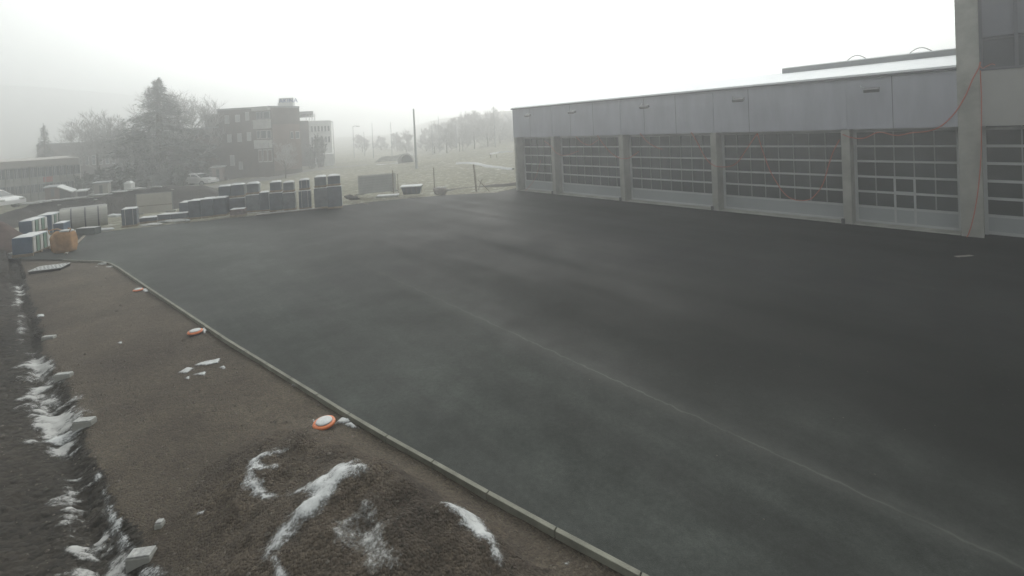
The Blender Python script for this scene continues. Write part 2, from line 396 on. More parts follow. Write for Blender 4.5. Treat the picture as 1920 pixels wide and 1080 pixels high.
# kerb stone strip
def strip(name, pts, w, z0, z1, m):
    mb = MB(); L_ = []
    for i, p in enumerate(pts):
        a = pts[max(0, i - 1)]; b = pts[min(len(pts) - 1, i + 1)]; t = (b - a); t.z = 0; t.normalize(); n = Vector((-t.y, t.x, 0))
        L_.append((p + n * .005, p - n * w))
    for i in range(len(pts)):
        a, b = L_[i]; mb.v += [(a.x, a.y, z0), (a.x, a.y, z1), (b.x, b.y, z1), (b.x, b.y, z0)]
        if i:
            o = (i - 1) * 4
            for k in range(3): mb.f.append((o + k, o + k + 1, o + 5 + k, o + 4 + k))
    return mb.build(name, m)
kmb = MB(); KK = K0[2:]; acc = 0.0
def kseg(a, b):
    t = (b - a); t.z = 0; L = t.length; t.normalize(); kmb.box(((a.x + b.x) / 2 + t.y * .025, (a.y + b.y) / 2 - t.x * .025, -.135), (L - .014, .06, .29), rz=math.atan2(t.y, t.x))
pt_ = KK[0].copy(); ki = 0
while ki < len(KK) - 1:
    rem = 1.0; q = pt_.copy()
    while ki < len(KK) - 1 and (KK[ki + 1] - q).length < rem:
        rem -= (KK[ki + 1] - q).length; q = KK[ki + 1].copy(); ki += 1
    if ki < len(KK) - 1: q = q + (KK[ki + 1] - q).normalized() * rem
    if (q - pt_).length > .05: kseg(pt_, q)
    pt_ = q
kb = kmb.build('kerb', M_kerb, bevel=.006); kind(kb, 'structure')

# brown gravel bed beside the kerb with a trench, and the heap
TR_R = [(48, 525), (60, 560), (76, 610), (88, 660), (118, 705), (135, 745), (160, 800), (172, 860), (196, 905), (222, 965), (262, 1020), (320, 1090), (380, 1180)]
TR_L = [(22, 535), (30, 580), (40, 640), (44, 700), (52, 770), (68, 840), (98, 900), (112, 960), (122, 1010), (138, 1085), (150, 1180)]
TRr = [tuple(G(*p, -.12))[:2] for p in TR_R]; TRl = [tuple(G(*p, -.12))[:2] for p in TR_L]
TRC = [((a[0] + b[0]) / 2, (a[1] + b[1]) / 2) for a, b in zip([TRr[int(i * 1.2)] for i in range(11)], TRl)]
CONES = []; KERB2 = [tuple(p)[:2] for p in K]
def cone(px, py, h, slope=.62, stretch=None):
    p = G(px, py, h - .12); CONES.append((p.x, p.y, h, slope))
cone(500, 836, .42, .42); cone(560, 828, .46, .40); cone(640, 838, .50, .42)
cone(700, 872, .74, .50); cone(655, 880, .80, .55); cone(610, 915, .66, .55); cone(565, 965, .58, .55); cone(515, 1035, .46, .55)
cone(760, 905, .72, .50); cone(840, 948, .62, .50); cone(900, 1000, .48, .52); cone(740, 985, .62, .5); cone(930, 1060, .34, .5)
cone(640, 1060, .56, .5); cone(600, 1000, .62, .5); cone(470, 885, .40, .5); cone(470, 930, .34, .55)
def heap(X, Y):
    k = 16.0; s = 0
    wx = X + .05 * vnoise(X * 4, Y * 4); wy = Y + .05 * vnoise(X * 4 + 9, Y * 4)
    for cx, cy, h, sl in CONES:
        s = s + np.exp(k * (h - sl * np.sqrt((wx - cx) ** 2 + (wy - cy) ** 2 + .012)))
    z = np.log(s + 1) / k - .012
    kk = dline(X, Y, KERB2)
    return np.maximum(z, 0) * sst(-kk, .12, 1.0)
def bed_f(X, Y):
    z = -.055 + .03 * fbm(X * .5, Y * .5, 3) + .012 * fbm(X * 5, Y * 5, 3)
    kd_ = -dline(X, Y, [tuple(p)[:2] for p in K0]); z = z - .02 * (1 - sst(np.abs(kd_), 0, .5))
    dr = -dline(X, Y, TRr)     # positive right of line (travelling toward camera => right is -x side)
    dl = -dline(X, Y, TRl)
    # between the two lines is the trench
    inside = np.minimum(dr, -dl)
    ins = sst(inside, -.05, .28)
    z = z - ins * .15 * (1 + .5 * fbm(X * 2, Y * 2, 2)) + ins * .07 * fbm(X * 5, Y * 5, 4) 
    bank = sst(dl, -.05, 1.2)
    z = z + bank * (.30 + .12 * fbm(X * 1.2, Y * 1.2, 4)) + sst(dl, 0, .2) * .04 * fbm(X * 9, Y * 9, 3)
    h = heap(X, Y)
    z = z + h + .06 * np.clip(h * 4, 0, 1) * fbm(X * 5, Y * 5, 5, .62)
    return z
GX0, GY0, GR = -34.0, 2.2, .05
_gx = np.arange(GX0, 4.5, GR); _gy = np.arange(GY0, 21.5, GR); _GX, _GY = np.meshgrid(_gx, _gy); BEDZ = bed_f(_GX, _GY)
def bed(X, Y):
    u = np.clip((X - GX0) / GR, 0, len(_gx) - 1.001); v = np.clip((Y - GY0) / GR, 0, len(_gy) - 1.001); i = u.astype(int); j = v.astype(int); a = u - i; b = v - j
    return (BEDZ[j, i] * (1 - a) + BEDZ[j, i + 1] * a) * (1 - b) + (BEDZ[j + 1, i] * (1 - a) + BEDZ[j + 1, i + 1] * a) * b
def bed_exact(X, Y): return bed_f(X, Y)
def bz(x, y): return float(bed(np.array([[float(x)]]), np.array([[float(y)]]))[0, 0])
def hit(px, py):
    """where the line of sight through a photo pixel meets the gravel bed"""
    v = ray(px, py); t0 = .5 / -v.z; t = np.linspace(.3 * t0 * 4, (CH + .9) / -v.z, 500)
    X = v.x * t; Y = v.y * t; Z = CH + v.z * t; H_ = bed(X[None], Y[None])[0]
    k = np.argmax(Z < H_); k = k if k > 0 else len(t) - 1
    return Vector((X[k], Y[k], H_[k]))
def bedkeep(X, Y, Z):
    kd_ = sdpoly(X, Y, poly); return kd_ < .25
fx = np.arange(-34, 4.5, .05); fy = np.arange(2.2, 21.5, .05)
gb = grid_obj('gravel_bed', fx, fy, bed, M_gravel, bedkeep, origin=(0, 0, 0)); kind(gb, 'structure')
# second material on the heap and in the trench/bank faces of the same sheet
gb.data.materials.append(M_heap); gb.data.materials.append(M_earth)
nf = len(gb.data.polygons); cen = np.zeros(nf * 3, np.float32); gb.data.polygons.foreach_get('center', cen); cen = cen.reshape(-1, 3)
cxx, cyy = cen[:, 0].astype(float)[None], cen[:, 1].astype(float)[None]
hh = heap(cxx, cyy)[0]; dr = -dline(cxx, cyy, TRr)[0]
mi = np.zeros(nf, np.int32); mi[(hh + .10 * fbm(cxx * 5, cyy * 5, 4)[0]) > .07] = 1; mi[(dr + .15 * fbm(cxx * 2, cyy * 2, 3)[0]) > .02] = 2
gb.data.polygons.foreach_set('material_index', mi)

# snow lying on the bed: real thin sheets whose ragged rims dip below the gravel
def snow_grain_mat(name, col, grain):
    m = bpy.data.materials.new(name); m.use_nodes = True; nt = m.node_tree; b = nt.nodes['Principled BSDF']
    tc = N(nt, 'ShaderNodeTexCoord'); at = N(nt, 'ShaderNodeAttribute'); at.attribute_name = 'cover'
    n1 = N(nt, 'ShaderNodeTexNoise'); n1.inputs['Scale'].default_value = grain; n1.inputs['Detail'].default_value = 6; n1.inputs['Roughness'].default_value = .7
    LK(nt, tc.outputs['Object'], n1.inputs['Vector'])
    v = math_(nt, 'ADD', at.outputs['Fac'], math_(nt, 'MULTIPLY', math_(nt, 'SUBTRACT', n1.outputs['Fac'], .5), 2.4))
    a = math_(nt, 'MULTIPLY', math_(nt, 'SUBTRACT', v, .05), 1.05, True)
    n2 = noise_ramp(nt, tc.outputs['Object'], 9, .3, .7, tuple(c * .78 for c in col), tuple(min(1, c * 1.08) for c in col), 6, .7)
    LK(nt, n2, b.inputs['Base Color']); b.inputs['Roughness'].default_value = .85; b.inputs['Specular IOR Level'].default_value = .15
    bp = N(nt, 'ShaderNodeBump'); bp.inputs['Strength'].default_value = .5; bp.inputs['Distance'].default_value = .01; LK(nt, n1.outputs['Fac'], bp.inputs['Height']); LK(nt, bp.outputs[0], b.inputs['Normal'])
    LK(nt, a, b.inputs['Alpha'])
    return m
M_gsnow = snow_grain_mat('thin_snow', (.50, .51, .51), 34)
M_gdsnow = snow_grain_mat('thin_dirty_snow', (.40, .40, .39), 26)
def snow_sheet(name, pix, res=.02, thick=.02, rag=.6, nscale=5.0, soft=.12, m=None, sub='bed', stretch=(1, 1), rot=0, thr=0.0):
    pts = [hit(*p) if sub == 'bed' else G(*p, 0) for p in pix]
    P2 = [(p.x, p.y) for p in pts]; a = np.array(P2); pad = .15
    xs = np.arange(a[:, 0].min() - pad, a[:, 0].max() + pad, res); ys = np.arange(a[:, 1].min() - pad, a[:, 1].max() + pad, res)
    base = bed if sub == 'bed' else (terrain if sub == 'terrain' else (lambda X, Y: X * 0))
    co, si = math.cos(rot), math.sin(rot)
    def cover(X, Y):
        sdv = sdpoly(X, Y, P2); U = (X * co + Y * si) * stretch[0]; V = (-X * si + Y * co) * stretch[1]
        return np.clip(sdv / soft, -1.5, 1.0) + rag * 2 * fbm(U * nscale, V * nscale, 4, .6) - thr
    def h(X, Y): return base(X, Y) + .008 + np.clip(cover(X, Y), 0, 1.2) * thick
    o = grid_obj(name, xs, ys, h, m or M_gsnow, lambda X, Y, Z: cover(X, Y) > -1.2, origin=(0, 0, 0))
    n = len(o.data.vertices); co_ = np.zeros(n * 3, np.float32); o.data.vertices.foreach_get('co', co_); co_ = co_.reshape(-1, 3).astype(float)
    cv_ = cover(co_[:, 0][None], co_[:, 1][None])[0]; at = o.data.attributes.new('cover', 'FLOAT', 'POINT'); at.data.foreach_set('value', cv_.astype(np.float32))
    c = co_.mean(0).astype(np.float32); co_ = (co_ - c).astype(np.float32); o.data.vertices.foreach_set('co', co_.ravel()); o.location = tuple(float(q) for q in c); o.data.update()
    return o
def tagged_stuff(o): o['kind'] = 'stuff'; return o
S = []
S.append(snow_sheet('snow', [(462, 868), (490, 850), (520, 842), (551, 835), (535, 848), (508, 858), (492, 866), (500, 874), (524, 877), (520, 884), (492, 884), (480, 884), (492, 897), (503, 918), (528, 932), (505, 944), (470, 932), (450, 915), (462, 890)], .02, .02, .35, 9, .10, thr=.0))
S.append(snow_sheet('snow', [(528, 930), (585, 906), (625, 877), (672, 863), (695, 886), (672, 890), (640, 905), (625, 940), (598, 970), (560, 995), (525, 1025), (494, 1054), (506, 1012), (545, 965), (575, 935)], .02, .025, .35, 8, .14, thr=-.05))
S.append(snow_sheet('snow', [(505, 1038), (524, 1045), (548, 1095), (515, 1098)], .02, .02, .22, 6, .06, thr=.1))
S.append(snow_sheet('snow', [(640, 990), (680, 955), (725, 975), (745, 1030), (730, 1062), (690, 1070), (655, 1045)], .02, .006, .45, 5, .22, m=M_gdsnow, thr=-.02))
S.append(snow_sheet('snow', [(828, 945), (850, 942), (890, 965), (918, 995), (940, 1040), (938, 1060), (922, 1050), (912, 1020), (880, 1000), (850, 970)], .02, .02, .35, 9, .11, thr=-.05))
S.append(snow_sheet('snow', [(22, 538), (42, 528), (47, 545), (42, 575), (50, 640), (36, 652), (28, 590)], .03, .03, .8, 4, .15, m=M_gdsnow, thr=.25))
S.append(snow_sheet('snow', [(44, 655), (64, 660), (104, 670), (112, 700), (132, 735), (150, 770), (157, 818), (135, 862), (100, 858), (72, 835), (56, 780), (46, 710)], .025, .03, 1.0, 4, .2, m=M_gdsnow, thr=.10))
S.append(snow_sheet('snow', [(70, 790), (150, 795), (155, 820), (130, 862), (100, 858), (72, 835)], .025, .03, .9, 5, .2, m=M_gsnow, stretch=(.8, 1.7), rot=.35, thr=.45))
S.append(snow_sheet('snow', [(106, 905), (152, 893), (156, 940), (142, 1000), (165, 1040), (210, 1090), (135, 1090), (116, 1000), (108, 940)], .025, .03, 1.0, 4.5, .15, m=M_gdsnow, stretch=(.8, 1.7), rot=.35, thr=.28))
S.append(snow_sheet('snow', [(178, 882), (190, 880), (202, 920), (222, 970), (246, 1012), (252, 1042), (225, 1020), (198, 975), (186, 925)], .02, .03, .7, 5, .08, thr=.05))
S.append(snow_sheet('snow', [(190, 985), (215, 1000), (235, 1040), (240, 1090), (170, 1090), (160, 1040)], .025, .02, 1.1, 4, .12, m=M_gdsnow, thr=.55))
S.append(snow_sheet('snow', [(255, 1075), (280, 1060), (315, 1048), (332, 1070), (330, 1095), (250, 1098)], .02, .04, .7, 4, .10, thr=.05))
for pg in ([(333, 701), (352, 690), (364, 692), (350, 701)], [(362, 687), (385, 678), (414, 673), (410, 682), (385, 687)], [(362, 703), (388, 697), (384, 706)], [(345, 711), (356, 706), (354, 713)],
           [(408, 691), (422, 687), (424, 694)], [(217, 645), (230, 641), (228, 647)], [(68, 592), (84, 590), (84, 595), (70, 596)], [(370, 963), (384, 959), (380, 966), (368, 967)],
           [(423, 914), (445, 900), (452, 896), (440, 908)], [(545, 724), (552, 719), (554, 727)], [(1055, 1058), (1068, 1054), (1066, 1063)]):
    S.append(snow_sheet('snow', pg, .012, .02, .3, 9, .035, thr=-.15))
for o in S: tagged_stuff(o)

def stones(name, n, area, zf, lo, hi, m, seed):
    rg = np.random.default_rng(seed); mb = MB(); P = rg.random((n, 2)); X = area[0] + P[:, 0] * (area[1] - area[0]); Y = area[2] + P[:, 1] * (area[3] - area[2])
    Z = zf(X[None], Y[None])[0]; kd_ = sdpoly(X[None], Y[None], poly)[0]
    for x, y, z, kdv in zip(X, Y, Z, kd_):
        if (name == 'loose_stones' and kdv > -.08) or (name != 'loose_stones' and kdv < .3): continue
        q = lo + (hi - lo) * rg.random() ** 4; an = rg.random() * 6.28; vs = []
        for k in range(5): a = an + k * 1.257; rr_ = q * (.75 + .5 * rg.random()); vs.append((x + rr_ * math.cos(a), y + rr_ * math.sin(a) * .8, z + q * .1))
        vs += [(x, y, z + q * (.6 + .5 * rg.random())), (x, y, z - q)]
        mb.add(vs, [(k, (k + 1) % 5, 5) for k in range(5)] + [((k + 1) % 5, k, 6) for k in range(5)])
    return tagged_stuff(mb.build(name, m))
M_pebble = mat('pebble', (.13, .115, .10), .9, .2, var=.3, vscale=9)
stones('loose_stones', 4200, (-9, 1.5, 4.3, 11), bed, .005, .030, M_pebble, 5)
stones('loose_stones', 700, (-20, -8, 7, 18), bed, .010, .04, M_pebble, 6)
stones('asphalt_grit', 500, (-12, 12, 4.3, 24), lambda X, Y: X * 0, .005, .014, M_pebble, 7)

# ------------------------------------------------------------------ garage building
TH = -.829; B0 = Vector((2.6294, 31.17, 0)); E_ = Vector((math.cos(TH), math.sin(TH), 0)); NN = Vector((-math.sin(TH), math.cos(TH), 0))
def L2W(x, y, z=0): return B0 + E_ * x + NN * y + Vector((0, 0, z))
HB, HT = 3.96, 6.03
X0, XT = -3.69, 20.02
gar = tag(empty('garage_building', B0, TH), 'long grey garage hall with glazed sectional doors and snow covered roof', 'garage')
PIL = [X0, 0, 5.5, 11, 16.5]
for x in PIL:
    w = .30 if x != X0 else .26
    MB().b2(x, x + w, 0.0, .78, -.1, HB).build('pillar', M_conc, gar, bevel=.012)
    MB().b2(x - .012, x + w + .012, -.012, .04, 0, .14).build('pillar_base', M_conc, gar) if False else None
# small boots at pillar feet
MB().b2(X0, XT, -.03, .30, HB, HT).build('fascia', M_fascia, gar)
for x in PIL[1:]: MB().b2(x + .02, x + .24, -.062, -.032, HB + .01, HT - .02).build('cover_strip', M_fascia, gar, bevel=.006)
for x in (-1.9, 1.85, 3.7, 7.3, 9.2, 12.9, 18.2): MB().b2(x, x + .025, -.036, -.0325, HB + .01, HT - .02).build('panel_joint', M_trim, gar)
MB().b2(X0 - .08, XT, -.14, .35, HT, HT + .075).build('eave_trim', M_trim, gar, bevel=.01)
MB().b2(X0, XT, .0, .9, HB + .001, HB + .12).build('soffit', M_wall, gar)
rf = MB(); rf.add([(X0 - .08, -.12, HT + .08), (XT, -.12, HT + .08), (XT, 4.3, 6.86), (X0 - .08, 4.3, 6.86), (X0 - .08, -.12, HT + .14), (XT, -.12, HT + .16), (XT, 4.3, 6.94), (X0 - .08, 4.3, 6.94)],
       [(3, 2, 1, 0), (4, 5, 6, 7), (0, 1, 5, 4), (1, 2, 6, 5), (2, 3, 7, 6), (3, 0, 4, 7)])
rf.b2(X0 - .08, XT, 4.3, 15, 6.5, 6.9)
roof = rf.build('roof', M_roofsnow, gar)
MB().b2(X0, XT, .82, 14.9, -.1, HB - .001).build('hall_body', M_wall, gar)
MB().b2(X0, XT, .32, 14.9, HB + .13, HT - .01).build('upper_wall', M_wall, gar)
bm_ = MB(); bm_.b2(13.2, XT, 4.0, 4.35, 6.88, 7.14)
for k in range(6): bm_.b2(13.6 + k * 1.2, 13.66 + k * 1.2, 4.02, 4.06, 6.72, 6.88)
rb = bm_.build('roof_upstand', M_gmetal, gar, bevel=.01)
mbs = MB(); mbs.b2(13.2, XT, 3.99, 4.36, 7.141, 7.19); mbs.build('snow_ridge', M_roofsnow, rb, bevel=.02)
for x in (16.0, 18.3):
    pts = [(x + .9 * t, 4.1, 7.17 + .22 * math.sin(math.pi * min(1, t * 1.15))) for t in np.linspace(0, 1, 9)]
    MB().tube(pts, .018, 5).build('roof_cable', M_dmetal, gar)
for x in (-1.6, 2.4, 7.6, 12.6, 17.6):
    f = MB(); f.tube([(x - .38, -.06, HT - .30), (x - .30, -.30, HT - .40), (x, -.50, HT - .50)], .022, 6)
    ar = f.build('lamp_arm', M_gmetal, gar)
    MB().box((x + .06, -.55, HT - .53), (.50, .26, .14), tilt=(.35, .0)).build('lamp_head', M_dmetal, ar, bevel=.02)
# doors
def door(x0, x1, cols, wicket=None, zt=HB - .01):
    y = .70
    d = MB(); ln = zt
    fr = MB(); fr.b2(x0, x0 + .10, y - .03, y + .10, 0, zt - .101); fr.b2(x1 - .10, x1, y - .03, y + .10, 0, zt - .101); fr.b2(x0, x1, y - .03, y + .10, zt - .1, zt)
    ob = fr.build('door', M_alu, gar); xa, xb = x0 + .10, x1 - .10
    zs = [.69, 1.32, 1.95, 2.59, 3.22, 3.85]
    for z in zs: MB().b2(xa, xb, y - .018, y + .06, z - .042, z + .042).build('rail', M_alu, ob, bevel=.006)
    MB().b2(xa, xb, y - .045, y + .06, .02, .13).build('bottom_rail', M_alu, ob, bevel=.006)
    MB().b2(xa, xb, y + .0, y + .055, .131, .641).build('bottom_panel', M_doorp, ob)
    w = (xb - xa) / cols
    for i in range(1, cols): MB().b2(xa + i * w - .019, xa + i * w + .019, y + .0, y + .05, .70, zt - .02).build('mullion', M_mull, ob)
    MB().b2(xa, xb, y + .051, y + .058, .74, zt).build('glazing', M_glass, ob)
    if wicket is not None:
        a = xa + wicket * w; b = a + w; fm = MB()
        fm.b2(a - .035, a + .035, y - .04, y - .0185, .05, 1.98); fm.b2(b - .035, b + .035, y - .04, y - .0185, .05, 1.98); fm.b2(a + .035, b - .035, y - .04, y - .0185, 1.90, 1.98); fm.b2(a + .035, b - .035, y - .04, y - .0185, 1.26, 1.40)
        wk = fm.build('wicket_door', M_wick, ob); MB().b2(b - .12, b - .06, y - .10, y - .045, 1.0, 1.06).build('handle', M_dmetal, wk)
    return ob
door(X0 + .26, 0, 5); door(.3, 5.5, 8); door(5.8, 11, 8); door(11.3, 16.5, 8); door(16.8, XT, 5, 2)
for a, b in ((X0 + .26, 0), (.3, 5.5), (5.8, 11), (11.3, 16.5), (16.8, XT)): MB().b2(a + .02, b - .02, .02, .66, -.05, .035).build('threshold', M_conc, gar, bevel=.01)
for x in (0, 5.5, 11, 16.5): MB().b2(x - .07, x + .05, -.07, .02, 0, .22).build('corner_guard', M_dmetal, gar, bevel=.01)

# tower part at the right
TX1 = XT + .58
tw = tag(empty('tower_building', L2W(XT, 0), TH), 'taller grey block at right with corner pier and dark upper windows', 'building')
def lb(mb, x0, x1, y0, y1, z0, z1): return mb.b2(x0, x1, y0, y1, z0, z1)
W = 12.0; zt = 13.5
MB().b2(0, .58, -.05, .95, -.1, zt).build('corner_pier', M_conc, tw, bevel=.015)
MB().b2(.58, W, .0, .6, HB, 5.90).build('spandrel', M_wall, tw, bevel=.01)
MB().b2(.58, W, -.02, .6, 5.901, 5.99).build('window_ledge', M_trim, tw)
MB().b2(.0, W, 1.0, 12, -.1, zt - .01).build('wall', M_wall, tw)
MB().b2(.58, W, .42, .99, 5.991, zt - .02).build('window', M_glass2, tw)
for x in (.58, 1.42, 2.26, 3.1, 3.94): MB().b2(x, x + .09, .22, .419, 5.991, zt - .03).build('window_mullion', M_trim, tw)
MB().b2(.67, W, .36, .4195, 7.0, 7.08).build('window_transom', M_trim, tw)
tmm = MB().b2(.67, W, .30, .419, 7.09, zt - .03)  # paler slab over the upper glass, its sky reflection put in as grey colour
tmm.build('glass_reflection', mat('reflection_grey', (.17, .175, .205), .6, .3, var=.06, vscale=1), tw)
# its own ground-floor door
def tdoor(x0, x1, cols):
    y = .70; zt_ = HB - .01
    ob = MB().b2(x0, x0 + .10, y - .03, y + .1, 0, zt_).build('door', M_alu, tw)
    zs = [.69, 1.32, 1.95, 2.59, 3.22, 3.85]
    for z in zs: MB().b2(x0 + .1, x1, y - .018, y + .06, z - .048, z + .048).build('rail', M_alu, ob)
    MB().b2(x0 + .1, x1, y - .045, y + .06, .02, .13).build('bottom_rail', M_alu, ob)
    MB().b2(x0 + .1, x1, y, y + .055, .131, .641).build('bottom_panel', M_doorp, ob)
    w = .86
    for i in range(1, cols): MB().b2(x0 + .1 + i * w - .019, x0 + .1 + i * w + .019, y, y + .05, .70, zt_ - .02).build('mullion', M_mull, ob)
    MB().b2(x0 + .1, x1, y + .051, y + .058, .74, zt_).build('glazing', M_glass, ob)
tdoor(.58, 5.6, 6)
MB().b2(5.6, W, 0, .99, -.1, HB - .001).build('ground_floor_wall', M_wall, tw)

# orange cables
def sag(pts, n=10, wob=.015):
    out = []
    for (a, b, s) in pts:
        a = Vector(a); b = Vector(b)
        for i in range(n):
            t = i / n; p = a.lerp(b, t); p.z -= s * 4 * t * (1 - t); out.append(p + Vector((random.uniform(-wob, wob), 0, random.uniform(-wob, wob))))
    out.append(Vector(pts[-1][1])); return out
def facade_at(px, py, y=-.10):
    """point on the plane parallel to the facade, y metres behind its front"""
    v = ray(px, py); o = Vector((0, 0, CH)); n = NN; t = (B0 + NN * y - o).dot(n) / v.dot(n); return o + v * t
def cable(name, pix, r, label, y=-.12, per=6):
    P = [facade_at(*p, y) for p in pix]; out = []
    for i in range(len(P) - 1):
        p0 = P[max(0, i - 1)]; p1 = P[i]; p2 = P[i + 1]; p3 = P[min(len(P) - 1, i + 2)]
        for k in range(per):
            t = k / per; q = .5 * ((2 * p1) + (p2 - p0) * t + (2 * p0 - 5 * p1 + 4 * p2 - p3) * t * t + (3 * p1 - p0 - 3 * p2 + p3) * t ** 3)
            out.append(q)
    out.append(P[-1]); c = sum(out, Vector()) / len(out)
    o = MB().tube([q - c for q in out], r * .8, 6).build(name, M_orange, None, c, smooth=True); return tag(o, label, 'cable', 'orange cables draped along the garage front')
cable('orange_cable', [(1020, 264), (1032, 273), (1045, 288), (1062, 291), (1085, 283)], .02, 'thin orange cable drooping past the pillar between the two farthest garage doors')
cable('orange_cable', [(1080, 256), (1090, 266), (1105, 272), (1122, 262)], .02, 'short orange cable loop over the second farthest garage door')
cable('orange_cable', [(1120, 254), (1135, 275), (1150, 290), (1165, 297), (1180, 296), (1198, 284)], .022, 'orange cable sagging across the pillar right of the second farthest garage door')
cable('orange_cable', [(1200, 250), (1212, 264), (1226, 274), (1242, 280)], .022, 'short orange cable hanging under the fascia over the third farthest garage door')
cable('orange_cable', [(1296, 248), (1308, 268), (1322, 295), (1338, 310), (1355, 313), (1372, 311), (1384, 303), (1392, 292), (1405, 272), (1420, 250)], .024, 'orange cable looping low around the middle garage pillar')
cable('orange_cable', [(1420, 250), (1430, 283), (1443, 318), (1458, 345), (1470, 362), (1483, 372), (1500, 376), (1518, 374), (1530, 364), (1543, 345), (1553, 312), (1562, 285), (1574, 262)], .024, 'orange cable hanging in a deep loop before the wide door left of the wicket door')
cable('orange_cable', [(1580, 252), (1597, 258), (1620, 259), (1648, 248), (1680, 254), (1710, 249), (1740, 246), (1765, 236), (1790, 212), (1810, 180), (1824, 148), (1835, 128), (1838, 116)], .026, 'long orange cable rising from the garage fascia to the corner pier')
cable('orange_cable', [(1838, 132), (1840, 180), (1840, 235), (1839, 300), (1832, 370), (1822, 420), (1812, 446), (1802, 447)], .022, 'orange cable falling straight down the corner pier to the ground', y=-.16)
cable('orange_cable', [(1836, 120), (1842, 128), (1850, 124), (1860, 120), (1866, 122)], .016, 'little tangle of orange cable on the dark window ledge', y=-.08)
cable('orange_cable', [(985, 358), (1000, 340), (1008, 322), (1014, 300)], .014, 'thin orange cable slanting up the farthest garage door')

# ------------------------------------------------------------------ yard edge: wrapped packs, boards and heaps
ra = G(460, 402); rbv = G(639, 391); RYAW = math.atan2(rbv.y - ra.y, rbv.x - ra.x)
def pack(px0, px1, pyb, pyt, label, m=None, depth=.9, z0=0.0, back=0.0, snow=.07, group='wrapped packs of blocks standing at the yard edge', name='wrapped_pack', yaw=None, hh=None, snowm=None, pallet=True, strap=False):
    yw = RYAW if yaw is None else yaw
    a = G(px0, pyb, z0) if z0 == 0 else None
    mid = (px0 + px1) / 2
    base = G(mid, pyb, z0); d = base.y; w = (px1 - px0) / CF * d / (math.cos(yw) - base.x / base.y * math.sin(yw)) * 1.12
    h = hh if hh else (pyb - pyt) / CF * d
    fwd = Vector((-math.sin(yw), math.cos(yw), 0)); c = base + fwd * (depth / 2 + back); c.z = z0
    o = tag(empty(name, c, yw), label, 'pack', group); pz = .12 if pallet else 0
    if pallet:
        pl = MB(); pl.b2(-w / 2, w / 2, -depth / 2, depth / 2, .095, .119)
        for yy in (-depth / 2 + .05, 0, depth / 2 - .05): pl.b2(-w / 2, w / 2, yy - .045, yy + .045, 0, .094)
        pl.build('pallet', M_pallet, o)
    b = MB(); n = 5; vs = []; hx = w / 2 - .015; hy = depth / 2 - .015
    b.b2(-hx, hx, -hy, hy, pz, h); lo = b.build('load', m or M_wrap, o, bevel=.03)
    if strap:
        for xx in (-w * .25, w * .25): MB().b2(xx - .012, xx + .012, -hy - .006, hy + .006, pz + .02, h + .006).build('strap', M_pwhite, lo)
    if snow:
        xs_ = np.linspace(-hx * .97, hx * .97, 9); ys_ = np.linspace(-hy * .97, hy * .97, 7); X, Y = np.meshgrid(xs_, ys_)
        ed = np.minimum(hx - np.abs(X), hy - np.abs(Y)); Z = h + snow * np.clip(ed / .08, .02, 1) * (.75 + .5 * fbm(X * 2 + c.x, Y * 2 + c.y, 3))
        sb = MB(); nv = 9; vs = [(X.ravel()[i], Y.ravel()[i], Z.ravel()[i]) for i in range(63)]
        fs = [(r * nv + k, r * nv + k + 1, (r + 1) * nv + k + 1, (r + 1) * nv + k) for r in range(6) for k in range(8)]
        sb.add(vs, fs); sb.build('snow_cap', snowm or M_snow, o, smooth=True)
    return o, h, base
def column(px0, px1, pyb, pym, pyt, l_low, l_up, **k):
    k.setdefault('yaw', .34 + random.uniform(-.03, .03)); k.setdefault('depth', .8)
    o, h, base = pack(px0 - 1, px1 + 1, pyb, pym, l_low, snow=.06, **k)
    # the upper pack, standing a little further back on the lower one
    mid = (px0 + px1) / 2; d = base.y + .08
    up_h = (pym - pyt) / CF * d
    yw = k.get('yaw', RYAW)
    fwd = Vector((-math.sin(yw), math.cos(yw), 0)); c = base + fwd * (k['depth'] / 2 + .07)
    o2, _, _ = pack(px0 + .5, px1 - .5, pyb, pyt, l_up, hh=up_h - .02, snow=.11, **{**k, 'depth': k['depth'] - .12}); o2.location = (c.x, c.y, h + .05)
    return o, o2
column(617, 640, 391, 350, 331, 'lower dark wrapped pack in the rightmost two-high column by the mesh fence', 'upper dark wrapped pack in the rightmost two-high column by the mesh fence')
column(592, 613.5, 391.5, 353, 333, 'lower dark wrapped pack in the second two-high column from the right', 'upper snow topped pack in the second two-high column from the right', m=M_wrap2)
column(563, 582, 393, 358, 339, 'lower dark wrapped pack in the third two-high column from the right', 'upper snow topped pack in the third two-high column from the right', strap=True)
column(532.5, 552, 395, 362, 343.5, 'lower grey wrapped pack in the fourth two-high column from the right', 'upper pack with thick snow in the fourth two-high column from the right', m=M_wrap2)
column(508, 528.5, 397.5, 362, 343, 'lower pack in the two-high column just right of the lone shorter pack', 'upper snow topped pack in the column just right of the lone shorter pack')
pack(488, 505, 397, 361, 'lone shorter dark pack between two-high columns of wrapped blocks', depth=.7, yaw=.4)
column(463.5, 486.5, 398.5, 366, 346, 'lower pack in the column just left of the lone shorter pack', 'upper pack in the column just left of the lone shorter pack', m=M_wrap2)
column(434, 458, 400, 372, 348, 'lower dark pack behind the small brick pack', 'upper snow topped pack behind the small brick pack')
column(411, 433, 402, 374, 351, 'lower dark pack at left end of the two-high columns', 'upper snow topped pack at left end of the two-high columns')
pack(432, 458, 406.5, 392.5, 'small reddish brick pack lying low before the dark packs', m=mat('brick_stack', (.13, .095, .085), .85, .2, var=.25, vscale=6), depth=.6, name='brick_pack', snow=.05, yaw=.3)
pack(400, 423.5, 406, 371.5, 'tall bluish pack at right end of the long blue grey row', m=M_wrap, depth=.9, yaw=.3)
